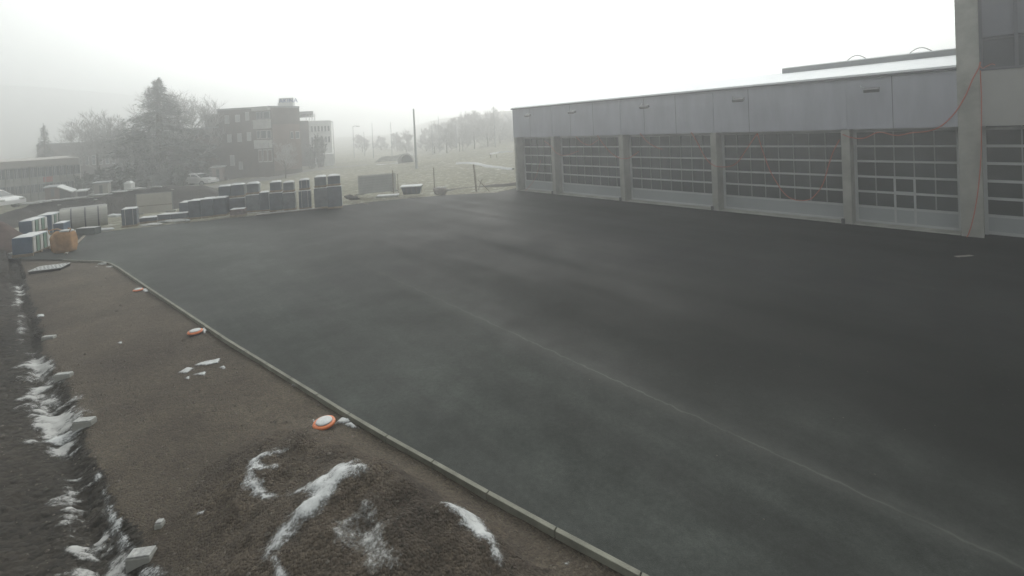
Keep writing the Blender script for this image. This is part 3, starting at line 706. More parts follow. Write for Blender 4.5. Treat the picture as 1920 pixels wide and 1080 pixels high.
pack(377, 399, 409, 373.5, 'bluish pack second from right in the long blue grey row', m=M_wrap, depth=.9, yaw=.3)
pack(354, 376, 411.5, 376.5, 'bluish pack in the middle of the long blue grey row', m=M_wrap, depth=.9, yaw=.3)
pack(337, 353, 410, 380, 'narrow bluish pack at left end of the long blue grey row', m=M_wrap, depth=.9, yaw=.3)
pack(321, 351, 413.5, 400.5, 'low flat dark pack before left end of the blue grey row', depth=.6, m=M_wrap, yaw=.35)
pack(260, 293, 419, 408.5, 'low flat dark pack with bright snow below the beige board', depth=.6, m=M_wrap, yaw=.35)
pack(295, 318, 415.5, 402.5, 'low dark pack right below the beige board', depth=.7, m=M_wrap, snow=.04)
pack(229.5, 256.5, 426, 392, 'dark cubic pack standing alone between pipe bundle and beige board', depth=.8, m=M_wrap, strap=True, yaw=.55)
# bundles at the far left
def bundle(px0, px1, pyb, pyt, label, sidew, z0=0, hh=None, stripes=True, **k):
    o, h, base = pack(px0, px1, pyb, pyt, label, group='bundles of blue wrapped goods at the left yard corner', name='blue_bundle', z0=z0, yaw=BY, m=M_blue, hh=hh, **k)
    me = [c for c in o.children if c.name.startswith('load')][0]; xs_ = [v.co.x for v in me.data.vertices]; ys_ = [v.co.y for v in me.data.vertices]; zs_ = [v.co.z for v in me.data.vertices]
    X1 = max(xs_); Y0, Y1 = min(ys_), max(ys_); n = 5
    if stripes:
        for i in range(n):
            a = Y0 + (Y1 - Y0) * (i + .12) / n; b = Y0 + (Y1 - Y0) * (i + .88) / n
            MB().b2(X1 + .003, X1 + .035, a, b, zs_[0] if False else min(zs_) + .02, max(zs_) - .02).build('side_board', M_green if i % 2 else M_pwhite, o, bevel=.01)
    return o, h, base
BY = .42
o, h, b_ = bundle(37, 60, 456, 428, 'upper rear blue bundle with pale side boards behind the front blue bundle', 0, depth=1.5)
o.location.z = .35; 
bundle(24, 60, 482, 446, 'big blue wrapped bundle with green and white side boards at front left', 0, depth=1.5)
bundle(71, 97, 442, 404, 'tall dark blue bundle with white edges beside the pale pipe', 0, depth=1.2)
o2, h2, b2_ = bundle(101, 120, 448, 419, 'small blue bundle with snow before the pale pipe', 0, depth=.8, stripes=False)
# orange sack
def blob(name, c, dims, m, seed, n=14, amp=.12, flat=.75, parent=None):
    rg = np.random.default_rng(seed); off = rg.random(2) * 50; vs = []; fs = []; N1 = n; N2 = n * 2
    for i in range(N1 + 1):
        th_ = math.pi * i / N1
        for k in range(N2):
            ph = 2 * math.pi * k / N2; p = Vector((math.sin(th_) * math.cos(ph), math.sin(th_) * math.sin(ph), math.cos(th_)))
            e = flat; p = Vector([math.copysign(abs(q) ** e, q) for q in p])
            nz = 1 + amp * float(fbm(np.array([[p.x * 2 + p.z * 1.3 + off[0]]]), np.array([[p.y * 2 - p.z + off[1]]]), 4)[0, 0]) * 2
            vs.append((p.x * dims[0] / 2 * nz, p.y * dims[1] / 2 * nz, max(-dims[2] / 2, p.z * dims[2] / 2 * nz)))
    for i in range(N1):
        for k in range(N2):
            fs.append((i * N2 + k, (i + 1) * N2 + k, (i + 1) * N2 + (k + 1) % N2, i * N2 + (k + 1) % N2))
    mb = MB(); mb.add(vs, fs); return mb.build(name, m, parent, c, smooth=True)
bp_ = G(101, 478); ob = tag(empty('bulk_bag', bp_ + Vector((0, .5, 0)), .3), 'bulging orange bulk bag with snow on top beside the blue bundles', 'bag')
blob('bag_body', (0, 0, .46), (.80, .75, 1.0), M_obag, 3, flat=.55, amp=.10, parent=ob)
blob('snow_cap', (.12, -.05, .96), (.45, .4, .12), M_snow, 4, parent=ob)
for sx in (-1, 1):
    MB().tube([(sx * .35, -.3, .9), (sx * .4, -.28, 1.06), (sx * .2, -.05, 1.08), (sx * .1, .1, .97)], .025, 5).build('lifting_strap', M_obag, ob)
# large pale pipe
pa = G(113, 436); pb = G(203, 424); pd = (pb - pa); L_ = pd.length; yw = math.atan2(pd.y, pd.x); c = (pa + pb) / 2; rad = .62
pp = tag(empty('large_pipe', c + Vector((-math.sin(yw), math.cos(yw), 0)) * .6, yw), 'large pale pipe with dark bands lying behind the orange bag', 'pipe')
n = 28; vs = []; fs = []
prof = [(-L_ / 2, rad), (L_ / 2, rad), (L_ / 2, rad - .07), (-L_ / 2, rad - .07)]
for x, r_ in prof: vs += [(x, r_ * math.cos(2 * math.pi * k / n), rad + r_ * math.sin(2 * math.pi * k / n)) for k in range(n)]
for i in range(4):
    for k in range(n): fs.append((i * n + k, i * n + (k + 1) % n, ((i + 1) % 4) * n + (k + 1) % n, ((i + 1) % 4) * n + k))
mb = MB(); mb.add(vs, fs); mb.build('pipe_wall', M_pipe, pp, smooth=False)
for x in (-.27, .02, .30):
    m2 = MB(); q = [(L_ * x - .03, rad + .0), (L_ * x + .03, rad + .0), (L_ * x + .03, rad + .012), (L_ * x - .03, rad + .012)]
    vs = [];
    for xx, r_ in q: vs += [(xx, r_ * math.cos(2 * math.pi * k / n), rad + r_ * math.sin(2 * math.pi * k / n)) for k in range(n)]
    m2.add(vs, fs); m2.build('band', M_dmetal, pp)
sc2 = MB(); m_ = 12; vs = []
for i, x in enumerate(np.linspace(-L_ / 2 + .05, L_ / 2 - .05, 30)):
    for k in range(7):
        an = math.pi / 2 + (k - 3) * .11; r_ = rad + (.035 if 0 < k < 6 else -.01); vs.append((x, r_ * math.cos(an), rad + r_ * math.sin(an)))
sc2.add(vs, [(i * 7 + k, i * 7 + k + 1, (i + 1) * 7 + k + 1, (i + 1) * 7 + k) for i in range(29) for k in range(6)]); sc2.build('snow_cap', M_dsnow, pp, smooth=True)
# low dark block, lumps, planks
pack(143, 176, 441, 428, 'low dark green block before the pale pipe', m=mat('dark_green_wrap', (.05, .065, .06), .5, .4, var=.3, vscale=2), depth=.5, name='low_block', snow=.02, snowm=M_dsnow, pallet=False)
def plank(p0, p1, w, t, label, snow=True, z=0.0, name='plank'):
    a = G(*p0, z); b = G(*p1, z); d = b - a; L = d.length; yw = math.atan2(d.y, d.x); c = (a + b) / 2
    o = tag(empty(name, c, yw), label, 'plank', None)
    MB().b2(-L / 2, L / 2, -w / 2, w / 2, 0.005, t).build('board', M_plank, o, bevel=.004)
    if snow: MB().b2(-L / 2 * .97, L / 2 * .96, -w / 2 * .9, w / 2 * .9, t + .0005, t + .022).build('snow_cap', M_snow, o, bevel=.01)
    return o
plank((123, 477), (158, 443), .10, .05, 'long thin plank slanting away right of the orange bag', False)
plank((128, 461), (142, 452), .14, .05, 'short snowy plank beside the long slanting plank')
plank((479, 404), (614, 390), .16, .06, 'long snowy plank along the foot of the wrapped packs')
plank((462, 401.5), (534, 396), .14, .05, 'second snowy plank lying behind the long plank')
plank((648, 376), (690, 383), .05, .03, 'thin dark rod lying on asphalt right of the packs', False)
def lump(px, py, w, h, label, m=M_snow, sub=0, name='snow_lump', cat='snow', seed=1, z=0, yaw=0, dep=.6):
    p = G(px, py, z); o = blob(name, p + Vector((0, 0, h * .35)), (w, w * dep, h), m, seed, n=9, amp=.35, flat=.9); o.rotation_euler.z = yaw; return tag(o, label, cat)
lump(133, 437, .62, .16, 'snow lump between orange bag and low dark block', seed=5); lump(195, 432, .95, .14, 'flat snow lump below the right end of pipe', seed=6)
lump(217, 406, .7, .2, 'snow lump between pipe and lone dark pack', seed=7, z=.3); lump(286, 422, 1.1, .12, 'snow heap left below the beige board on asphalt', seed=8, m=M_dsnow)
lump(325, 415, 1.5, .13, 'long crust of snow before the blue grey row', seed=9, m=M_dsnow); lump(352, 415, .3, .14, 'small snow clod at right end of the snow crust', seed=10)
# beige board on posts, and the mesh fence panel
def board(p0, p1, pyt0, pyt1, label, name, m, frame=True, cat='board', mesh=False):
    a = G(*p0); b = G(*p1); d = b - a; L = d.length; yw = math.atan2(d.y, d.x); h = ((p0[1] - pyt0) / CF * a.y + (p1[1] - pyt1) / CF * b.y) / 2
    o = tag(empty(name, a, yw), label, cat)
    fr = MB(); fr.tube([(0, 0, 0), (0, 0, h)], .025, 6); fr.build('post', M_gmetal, o); MB().tube([(L, 0, 0), (L, 0, h)], .025, 6).build('post', M_gmetal, o)
    MB().tube([(0, 0, h), (L, 0, h)], .02, 6).build('top_rail', M_gmetal, o)
    if mesh:
        w = MB()
        for k in range(int(L / .10)): w.box((.05 + k * .10, 0, h / 2), (.012, .008, h * .94))
        for k in range(int(h / .2)): w.box((L / 2, 0, .1 + k * .2), (L, .01, .012))
        w.build('wire_mesh', M_gmetal, o)
        MB().b2(.05, L - .05, .02, .035, .06, h - .05).build('sheet', m, o)
    else:
        MB().b2(.04, L - .04, -.02, .02, .04, h - .03).build('panel', m, o)
        MB().b2(.04, L - .04, -.035, -.021, h * .38, h * .38 + .06).build('batten', M_plank, o)
    for xx in (.1, L - .1): MB().b2(xx - .3, xx + .3, -.12, .12, 0, .13).build('foot_block', M_conc, o, bevel=.02)
    return o
board((257, 403), (324.5, 397), 364.5, 358, 'large beige board standing in front of the dark earth bank', 'site_board', mat('light_board', (.42, .40, .35), .85, .2, var=.12, vscale=.8))
board((673, 366), (742.5, 359), 330, 324, 'grey construction fence panel with mesh at the meadow edge', 'construction_fence', mat('grey_sheet', (.42, .43, .41), .8, .2, var=.12, vscale=.7), mesh=True, cat='fence')
# skip with snow, stones, slab, posts by the meadow
p = G(770, 366); w = 37 / CF * p.y; sk = tag(empty('waste_skip', p + Vector((0, .6, 0)), RYAW), 'dark skip filled level with snow beside the meadow', 'skip')
k = MB(); hx = w / 2; k.add([(-hx * .82, -.5, .05), (hx * .82, -.5, .05), (hx * .82, .5, .05), (-hx * .82, .5, .05), (-hx, -.6, .6), (hx, -.6, .6), (hx, .6, .6), (-hx, .6, .6)], [(0, 3, 2, 1), (4, 5, 6, 7), (0, 1, 5, 4), (1, 2, 6, 5), (2, 3, 7, 6), (3, 0, 4, 7)])
k.build('body', M_wrap, sk, bevel=.02)
for x in (-.5, 0, .5): MB().b2(x * hx - .04, x * hx + .04, -.62, -.545, .12, .55).build('rib', M_dmetal, sk)
MB().b2(-hx - .1, hx * 1.02, -.64, .62, .601, .68).build('snow_cap', M_snow, sk, bevel=.03)
p = G(725, 371); sl = tag(empty('flat_slab', p + Vector((0, .4, 0)), RYAW), 'flat slab with bright snow left of the skip', 'slab'); MB().b2(-.8, .8, -.35, .35, 0, .1).build('slab', M_conc, sl, bevel=.02); MB().b2(-.78, .78, -.34, .34, .101, .18).build('snow_cap', M_snow, sl, bevel=.03)
p = G(825, 364); st_ = tag(empty('boulder', p + Vector((0, .3, 0))), 'rough boulder capped with snow right of the skip', 'boulder'); blob('rock', (0, 0, .2), (.95, .7, .6), M_stone, 21, n=10, amp=.3, parent=st_); blob('snow_cap', (.05, 0, .46), (.75, .5, .12), M_dsnow, 22, n=8, parent=st_)
def post(px, pyb, pyt, r, label, lean=0, name='fence_post', d=None, m=None):
    p = G(px, pyb) if d is None else atd(px, pyb, d); h = (pyb - pyt) / CF * p.y
    o = MB().tube([(0, 0, -.2), (lean * h, 0, h * .5), (lean * h * 2, 0, h)], [r, r * .95, r * .8], 8).build(name, m or M_plank, None, p); return tag(o, label, 'post', 'wooden posts at the meadow edge')
post(738, 360, 319, .06, 'wooden post at right end of the mesh fence panel'); post(747, 358, 326, .04, 'thin post just right of the mesh fence panel'); post(815, 358, 314, .05, 'thin wooden post above the snowy boulder')
post(893, 354, 308, .08, 'stout wooden post leaning before the dark soil bank', -.03); post(897, 352, 336, .04, 'short strut leaning against the stout post', .25)
tag(MB().tube([(-.35, 0, .9), (.45, 0, 0.02)], .035, 6).build('leaning_stick', M_plank, None, G(906, 359)), 'light stick leaning on the dark soil bank by the stout post', 'stick')
for i, (px, py, pt, lb_) in enumerate(((921, 309, 290, 'left one of two small posts on the slope beside the garage'), (932, 308, 290, 'right one of two small posts on the slope beside the garage'))): post(px, py, pt, .08, lb_, d=60)

# earth banks (real mounds with their own height field)
def mound(name, crest, width, toe, m, label, cat='earth bank', res=.22, rough=.25, ends=1.2, asym=0):
    P = [Vector(c[0]) for c in crest]; Hs = [c[1] for c in crest]
    a = np.array([(p.x, p.y) for p in P]); xs = np.arange(a[:, 0].min() - width, a[:, 0].max() + width, res); ys = np.arange(a[:, 1].min() - width, a[:, 1].max() + width, res)
    def h(X, Y):
        best = np.full(X.shape, -9.)
        for (p, h0), (q, h1) in zip(zip(P[:-1], Hs[:-1]), zip(P[1:], Hs[1:])):
            ex, ey = q.x - p.x, q.y - p.y; t = np.clip(((X - p.x) * ex + (Y - p.y) * ey) / (ex * ex + ey * ey), 0, 1)
            d = np.hypot(X - p.x - t * ex, Y - p.y - t * ey); hh_ = h0 + (h1 - h0) * t
            best = np.maximum(best, hh_ + .15 - np.sqrt((d * (hh_ + .3) / width * 1.2) ** 2 + .02))
        return best + rough * fbm(X * .7, Y * .7, 5, .6) * np.clip(best + .4, 0, 1)
    o = grid_obj(name, xs, ys, lambda X, Y: np.maximum(h(X, Y) - .1, -.4) + toe, m, lambda X, Y, Z: Z > toe - .38)
    return tag(o, label, cat)
def cr(px, py, d): 
    p = atd(px, py, d); return (p, p.z)
MT = [cr(36, 388, 31), cr(70, 377, 32), cr(110, 373, 33), cr(150, 369, 33.5), cr(200, 362, 34), cr(258, 352, 35), cr(315, 346.5, 36), cr(372, 346, 37.5)]
mound('earth_bank', MT, 3.2, 0, M_earth, 'long dark earth bank with snowy clods behind the stored goods')
mound('soil_heap', [cr(-60, 408, 20), cr(-5, 414, 21), cr(14, 424, 22)], 1.9, 0, mat('reddish_soil', (.075, .052, .045), .95, .1, var=.3, vscale=3, bump=.8, bscale=6), 'reddish brown soil heap at the left edge beside the blue bundles')
mound('soil_bank', [cr(838, 354, 37), cr(880, 349, 38), cr(930, 344, 38.5), cr(975, 341, 38.5)], 1.8, 0, M_earth, 'low dark soil bank between asphalt and meadow beside the garage')
for i, (px, py, lb_) in enumerate(((655, 372, 'left one of the small clods'), (664, 374, 'right one of the small clods'))):
    lump(px, py, .7, .3, lb_ + ' heaped left of the fence panel foot', m=M_earth, name='soil_clod', cat='clod', seed=40 + i)
CP = [c[0] for c in MT]
for i, (t, w) in enumerate(((.9, .9), (1.5, .7), (2.1, 1.0), (2.7, .8), (3.3, .9), (3.9, 1.0), (4.5, .8), (5.1, .9), (5.7, .6))):
    k_ = int(t); q = CP[k_].lerp(CP[k_ + 1], t - k_); o = blob('snow', q + Vector((0, -.35, -.06)), (w * 1.3, .4, .16), M_dsnow, 80 + i, n=8, amp=.4, flat=.9); o.rotation_euler.z = .35; tagged_stuff(o)
for i in range(14):
    t = random.uniform(.6, 6.3); k_ = int(t); q = CP[k_].lerp(CP[k_ + 1], t - k_); f = random.uniform(.5, 1.6); o = blob('snow', q + Vector((f * .4, -f, -f * .62)), (random.uniform(.2, .45), .2, .12), M_dsnow, 100 + i, n=7, amp=.4, flat=.9); tagged_stuff(o)
# rubble at the left road edge
for i, (px, py, w, h, lb_) in enumerate(((6, 474, .5, .16, 'snowy clod at the very left edge by the soil heap'), (17, 466, .5, .3, 'larger snowy clod touching the blue bundle'), (20, 479, .25, .15, 'small snowy clod below the blue bundle'), (11, 454, .4, .12, 'thin snowy clod lying up on the soil heap foot'))):
    lump(px, py, w, h, lb_, m=M_dsnow, name='snowy_clod', cat='clod', seed=50 + i)

# things on the gravel bed
def onbed(px, py, dz=0): p = hit(px, py); p.z += dz; return p
p = onbed(82, 507); lp = tag(empty('lattice_grate', p + Vector((0, 0, .0)), .10), 'snow covered lattice grate lying at far end of the gravel bed', 'grate')
ga, gb_, gd = G(56, 514, -.05), G(111, 509, -.05), G(55, 501, -.05)
Wg = (gb_ - ga).length; Dg = .75; hg = .10; gy = math.atan2(gb_.y - ga.y, gb_.x - ga.x); gy += .2; lp.rotation_euler.z = gy
gc = (ga + gb_) / 2 + Vector((-math.sin(gy), math.cos(gy), 0)) * Dg / 2; lp.location = (gc.x, gc.y, float(bed(np.array([[gc.x]]), np.array([[gc.y]]))[0, 0]) + .01); k = MB()
for i in range(9): k.b2(-Wg / 2 + i * (Wg - .035) / 8, -Wg / 2 + i * (Wg - .035) / 8 + .035, -Dg / 2, Dg / 2, hg, hg + .008)
for j in range(4): k.b2(-Wg / 2, Wg / 2, -Dg / 2 + j * (Dg - .06) / 3, -Dg / 2 + j * (Dg - .06) / 3 + .06, hg + .002, hg + .010)
k.build('lattice', M_snow, lp); MB().b2(-Wg / 2 + .01, Wg / 2 - .01, -Dg / 2 + .01, Dg / 2 - .01, 0, hg - .03).build('frame', M_rubber, lp)
plank((152, 502), (176, 499.5), .14, .05, 'short snowy board near the kerb corner', z=-.12); 
for i, (px, py, w, h, lb_) in enumerate(((192, 498.5, .35, .16, 'rounded stone with snow nearest the kerb corner'), (180, 503.5, .22, .1, 'small snowy stone left of the kerb corner stones'), (207, 502.5, .34, .1, 'flat snowy stone tucked against the kerb'))):
    lump(px, py, w, h, lb_, m=M_dsnow, name='stone', cat='stone', seed=60 + i, z=-.12)
def brick(px, py, w, lb_, yaw, s=1.0, h=.12, dep=.12):
    p = onbed(px, py); o = tag(empty('kerb_block', p, yaw), lb_, 'block', 'concrete blocks set along the trench')
    MB().b2(-w / 2, w / 2, -dep, dep, -.10, h).build('block', M_conc, o, bevel=.012); MB().b2(-w / 2 + .005, w / 2 - .008, -dep + .008, dep - .006, h + .0005, h + .022).build('snow_cap', M_dsnow, o, bevel=.01); return o
brick(92, 635, .28, 'small snow topped block, farthest of the trench blocks', .12, h=.05, dep=.06)
brick(120, 708, .30, 'snow topped block beside the trench, third from the camera', .12, h=.07, dep=.06)
brick(159, 798, .30, 'snow topped block at the widest snowy trench part', .10, h=.09, dep=.07)
brick(266, 1050, .26, 'largest snow topped grey block by the near trench', .12, h=.07, dep=.07)
brick(300, 988, .09, 'tiny snow topped stone right of the near trench', .1, h=.05, dep=.04)
for px, py, sc_f, lb_ in ((608, 800, 1.0, 'nearest orange ringed cap with thick snow by the gravel heap'), (366, 626, .95, 'middle one of three orange ringed caps beside the kerb'), (259, 546, .8, 'farthest of three orange ringed caps beside the kerb')):
    p = onbed(px, py); o = tag(empty('duct_marker', p), lb_, 'duct cap', 'orange ringed duct caps along the kerb'); o.scale = (sc_f, sc_f, sc_f * .75)
    MB().lathe([(.145, -.05), (.145, .035), (.125, .045)], 28).build('base', M_dmetal, o, smooth=False)
    MB().lathe([(.12, .046), (.165, .05), (.175, .075), (.165, .105), (.13, .11)], 28).build('ring', M_ored, o, smooth=True)
    sn = MB(); sn.lathe([(.11, .111), (.128, .118), (.12, .136), (.09, .148), (.04, .153)], 28); sn.build('snow_cap', M_snow, o, smooth=True)
for pg in ([(628, 796), (640, 786), (655, 787), (656, 793), (640, 796)], [(645, 798), (660, 796), (672, 806), (660, 804)], [(377, 621), (384, 614), (388, 622), (383, 627)], [(266, 544), (276, 542), (279, 548), (270, 549)], [(584, 790), (590, 788), (590, 794)], [(584, 800), (590, 798), (590, 802)]):
    tagged_stuff(snow_sheet('snow', pg, .012, .03, .3, 9, .03, thr=-.3))
# manhole plate and a speck on the asphalt
p = G(1807, 480); mh = MB().b2(-.28, .28, -.06, .06, .0, .006).build('drain_cover', M_stone, None, p); mh.rotation_euler.z = .1; tag(mh, 'small pale drain cover in the asphalt below the corner pier', 'cover')

# ------------------------------------------------------------------ background buildings
def seg_poly(pts): return [tuple(atd(px, 300, d))[:2] for px, d in pts]
def wquad(mb, A, B, u0, u1, z0, z1, out=.03, th=.06):
    """box lying on wall A->B between fractions u0..u1"""
    A = Vector((A[0], A[1], 0)); B = Vector((B[0], B[1], 0)); d = B - A; L = d.length; d.normalize(); n = Vector((d.y, -d.x, 0))
    m = Matrix(((d.x, n.x, 0, 0), (d.y, n.y, 0, 0), (0, 0, 1, 0), (0, 0, 0, 1)))
    c = A + d * (L * (u0 + u1) / 2) + n * (out - th / 2); c.z = (z0 + z1) / 2
    return mb.box(c, (L * (u1 - u0), th, z1 - z0), M=m)
def win(A, B, u0, u1, z0, z1, parent, m=None, frame=M_winf, out=.05):
    w = wquad(MB(), A, B, u0, u1, z0, z1, out, .08).build('window', frame, parent)
    du = (u1 - u0) * .12; dz = (z1 - z0) * .08
    wquad(MB(), A, B, u0 + du, u1 - du, z0 + dz, z1 - dz, out + .01, .05).build('pane', m or M_wind, w); return w
ob = tag(empty('office_building', (0, 0, 0)), 'three storey dark brick office block with pale balcony bay and roof lettering', 'building')
def U(px, A, B, pa, pb): return (px - pa) / (pb - pa)
P0 = seg_poly([(413, 59.4), (484, 58.6), (513, 58), (566, 61), (560, 75), (413, 76)])
MB().prism(P0, -1, 8.75).build('wall', M_brick, ob)
MB().prism([(p[0] + (.12 if i in (3, 4) else -.06), p[1] + (-.15 if i < 4 else .1)) for i, p in enumerate(P0)], 8.751, 8.95).build('roof', M_gmetal, ob)
PL = seg_poly([(388.5, 60), (413.2, 59.6), (413.2, 76), (388, 76)]); MB().prism(PL, -1, 8.35).build('side_wing', M_brick, ob)
PA = seg_poly([(340, 61), (414, 59.2), (414, 66), (340, 67)]); MB().prism(PA, -1, 6.5).build('annex', M_brick, ob)
MB().prism([(a, b - .06) for a, b in PA], 6.501, 6.65).build('annex_roof', M_gmetal, ob)
# brown facing on the right front
A, B = P0[2], P0[3]
wquad(MB(), A, B, .02, .99, .6, 6.6, .06, .08).build('facing', M_brick2, ob); wquad(MB(), A, B, .0, .99, 6.62, 8.70, .05, .06).build('upper_facing', M_brick, ob)
for u0, u1, z0, z1 in ((.62, .72, 4.6, 5.6), (.80, .95, 4.6, 5.6)): win(A, B, u0, u1, z0, z1, ob, out=.12)
A, B = P0[1], P0[2]
def zof(px, py, d): return atd(px, py, d).z
for pt, pb_ in ((224, 241), (262, 278)):
    wquad(MB(), A, B, .0, .97, zof(498, pb_, 58.3), zof(498, pt, 58.3), .55, .6).build('balcony', M_pwhite, ob)
wquad(MB(), A, B, -.02, .98, zof(498, 207, 58.3), zof(498, 201.5, 58.3), .6, .7).build('bay_top', M_pwhite, ob)
for (a, b) in ((.05, .3), (.34, .46), (.5, .94)): win(A, B, a, b, zof(498, 223, 58.3), zof(498, 209, 58.3), ob, frame=M_gmetal)
for (a, b) in ((.02, .22), (.26, .66), (.7, .95)): win(A, B, a, b, zof(498, 260, 58.3), zof(498, 244, 58.3), ob, frame=M_pwhite)
for (a, b) in ((.05, .3), (.36, .64), (.68, .94)): win(A, B, a, b, zof(498, 304, 58.3), zof(498, 280, 58.3), ob, frame=M_winf, m=M_brick2)
A, B = P0[0], P0[1]
for px0, px1, y0, y1 in ((426, 435, 216, 232), (446, 455, 215, 229), (465, 472, 210, 226), (429, 437, 252, 267), (448, 456, 250, 266), (466, 474, 248, 264), (432, 440, 291, 311), (448, 455, 303, 318)):
    u0, u1 = (px0 - 413) / 71, (px1 - 413) / 71
    win(A, B, u0, u1, zof(px0, y1, 59), zof(px0, y0, 59), ob, m=mat('pale_blind', (.30, .31, .30), .6, .3))
A, B = PA[0], PA[1]
for u0, u1, z0, z1, m in ((.36, .98, 1.0, 2.6, M_brick2), (.36, .98, 4.2, 5.4, M_brick2)): wquad(MB(), A, B, u0, u1, z0, z1, .05, .08).build('cladding_band', m, ob)
MB().b2(*[0] * 6) if False else None
# roof sign
sp = atd(538, 200, 62); so = tag(empty('roof_sign', sp), 'faint blue lettered sign on the office roof', 'sign')
MB().b2(-1.1, .95, -.3, .3, -.1, .55).build('sign_base', M_white, so); MB().b2(-1.05, .95, -.05, .02, .56, 1.2).build('sign_panel', M_white, so)
def letters(txt, parent, x0, z0, h, m):
    cu = bpy.data.curves.new('lettering', 'FONT'); cu.body = txt; cu.size = h; cu.extrude = .03
    t = bpy.data.objects.new('lettering_source', cu); COL.objects.link(t)
    bpy.context.view_layer.update(); dg = bpy.context.evaluated_depsgraph_get(); me = bpy.data.meshes.new_from_object(t.evaluated_get(dg)); bpy.data.objects.remove(t)
    me.materials.append(m); o = bpy.data.objects.new('lettering', me); COL.objects.link(o); o.parent = parent; o.rotation_euler = (R(90), 0, 0); o.location = (x0, -.12, z0); return o
letters('AKJNA', so, -1.0, .52, .85, M_letter)
# white building behind with canopy roof
wb = tag(empty('white_building', (0, 0, 0)), 'white pale building with dark canopy roof behind the office block', 'building')
PW = seg_poly([(582, 76), (624, 78), (626, 92), (572, 92)]); ztw = zof(600, 226, 77)
MB().prism(PW, -1, ztw).build('wall', M_white, wb)
PD = seg_poly([(564, 75), (582, 75.5), (582, 90), (560, 90)]); MB().prism(PD, -1, zof(574, 226, 75)).build('dark_wing', M_brick, wb)
MB().prism(seg_poly([(564, 76), (592, 76), (592, 88), (562, 88)]), zof(580, 214, 76), zof(580, 208.5, 76)).build('canopy_roof', M_gmetal, wb)
for px in (574, 580, 585, 590): MB().tube([atd(px, 226, 76.6), atd(px, 213, 76.6)], .07, 6).build('canopy_post', M_white, wb)
for i in range(6):
    for y0, y1 in ((236, 247), (256, 268)): win(PW[0], PW[1], .08 + i * .15, .18 + i * .15, zof(600, y1, 77), zof(600, y0, 77), wb)
MB().prism(seg_poly([(606, 72), (626, 73), (626, 76), (606, 76)]), -1, zof(615, 288, 73)).build('white_wing', M_white, wb)
# long dark building far behind the left hall
fb = tag(empty('dark_long_building', (0, 0, 0)), 'long dark flat roofed building behind the bare trees at left', 'building')
PF = seg_poly([(74, 78), (235, 82), (372, 80), (372, 95), (70, 95)]); MB().prism(PF, -3, zof(150, 268, 80)).build('wall', M_brick, fb); MB().prism([(a, b - .2) for a, b in PF], zof(150, 268, 80) + .001, zof(150, 266.5, 80)).build('roof', M_gmetal, fb)
for i in range(12): win(PF[0], PF[1], .04 + i * .08, .085 + i * .08, 1.6, 3.4, fb)
# left hall with window strip
lh = tag(empty('factory_hall', (0, 0, 0)), 'low pale hall with two rows of strip windows at the left edge', 'building')
PH = seg_poly([(-60, 47), (148, 55), (150, 75), (-60, 70)]); A, B = PH[0], PH[1]; D0 = 48.5
zt0 = zof(0, 304, 49.2)
MB().prism(PH, -3, zt0 - .75).build('wall', M_conc, lh); MB().prism([(PH[0][0], PH[0][1] - .35), (PH[1][0] + .3, PH[1][1] - .35), PH[2], PH[3]], zt0 - .749, zt0).build('roof_fascia', mat('warm_pale_fascia', (.36, .34, .31), .8, .2, var=.05, vscale=1), lh)
nb = 14
for i in range(nb):
    u0 = .012 + i / nb; u1 = u0 + .86 / nb
    for z0, z1 in ((zt0 - 1.95, zt0 - .85), (zt0 - 3.7, zt0 - 2.75)):
        w = wquad(MB(), A, B, u0, u1, z0, z1, .05, .08).build('window', M_gmetal, lh)
        wquad(MB(), A, B, u0 + .002, u1 - .002, z0 + .05, z1 - .05, .055, .05).build('pane', M_wind, w)
        for q in (.28, .5): wquad(MB(), A, B, u0 + (u1 - u0) * q - .0012, u0 + (u1 - u0) * q + .0012, z0 + .03, z1 - .03, .08, .05).build('glazing_bar', M_white, w)
    wquad(MB(), A, B, u0 - .008, u0 - .001, -3, zt0 - .76, .12, .14).build('pilaster', M_conc, lh)
wquad(MB(), A, B, .63, .72, zt0 - 2.6, zt0 - 2.0, .1, .06).build('red_panel', M_red, lh)
# small sheds and boxes near the halls
def shed(px0, px1, pyb, pyt, d, dep, label, name, m, rm=None, cat='shed', slope=0):
    p = atd((px0 + px1) / 2, pyb, d); w = (px1 - px0) / CF * d; h = (pyb - pyt) / CF * d
    th_ = math.atan2(-p.x, p.y) * .85; w *= math.cos(th_); h_ = h; o = tag(empty(name, p + Vector((-math.sin(th_), math.cos(th_), 0)) * dep / 2, th_), label, cat); MB().b2(-w / 2, w / 2, -dep / 2, dep / 2, -.6, h).build('wall', m, o)
    r = MB(); e = .12; r.add([(-w / 2 - e, -dep / 2 - e, h + .001 + max(0, slope)), (w / 2 + e, -dep / 2 - e, h + .001 + max(0, -slope)), (w / 2 + e, dep / 2 + e, h + .001 + max(0, -slope)), (-w / 2 - e, dep / 2 + e, h + .001 + max(0, slope))] , []); q = [(v[0], v[1], v[2] + .1) for v in r.v]; r.v += q; r.f = [(0, 3, 2, 1), (4, 5, 6, 7), (0, 1, 5, 4), (1, 2, 6, 5), (2, 3, 7, 6), (3, 0, 4, 7)]
    r.build('roof', rm or M_gmetal, o)
    if slope: MB().add([(-w / 2, -dep / 2, h), (w / 2, -dep / 2, h), (-w / 2 if slope > 0 else w / 2, -dep / 2, h + abs(slope)), (-w / 2, dep / 2, h), (w / 2, dep / 2, h), (-w / 2 if slope > 0 else w / 2, dep / 2, h + abs(slope))], [(0, 1, 2), (3, 5, 4), (1, 4, 5, 2), (0, 2, 5, 3)]).build('gable', m, o)
    MB().b2(-w * .12, w * .12, -dep / 2 - .03, -dep / 2 - .001, 0, min(h * .85, 2)).build('door', M_dmetal, o); return o
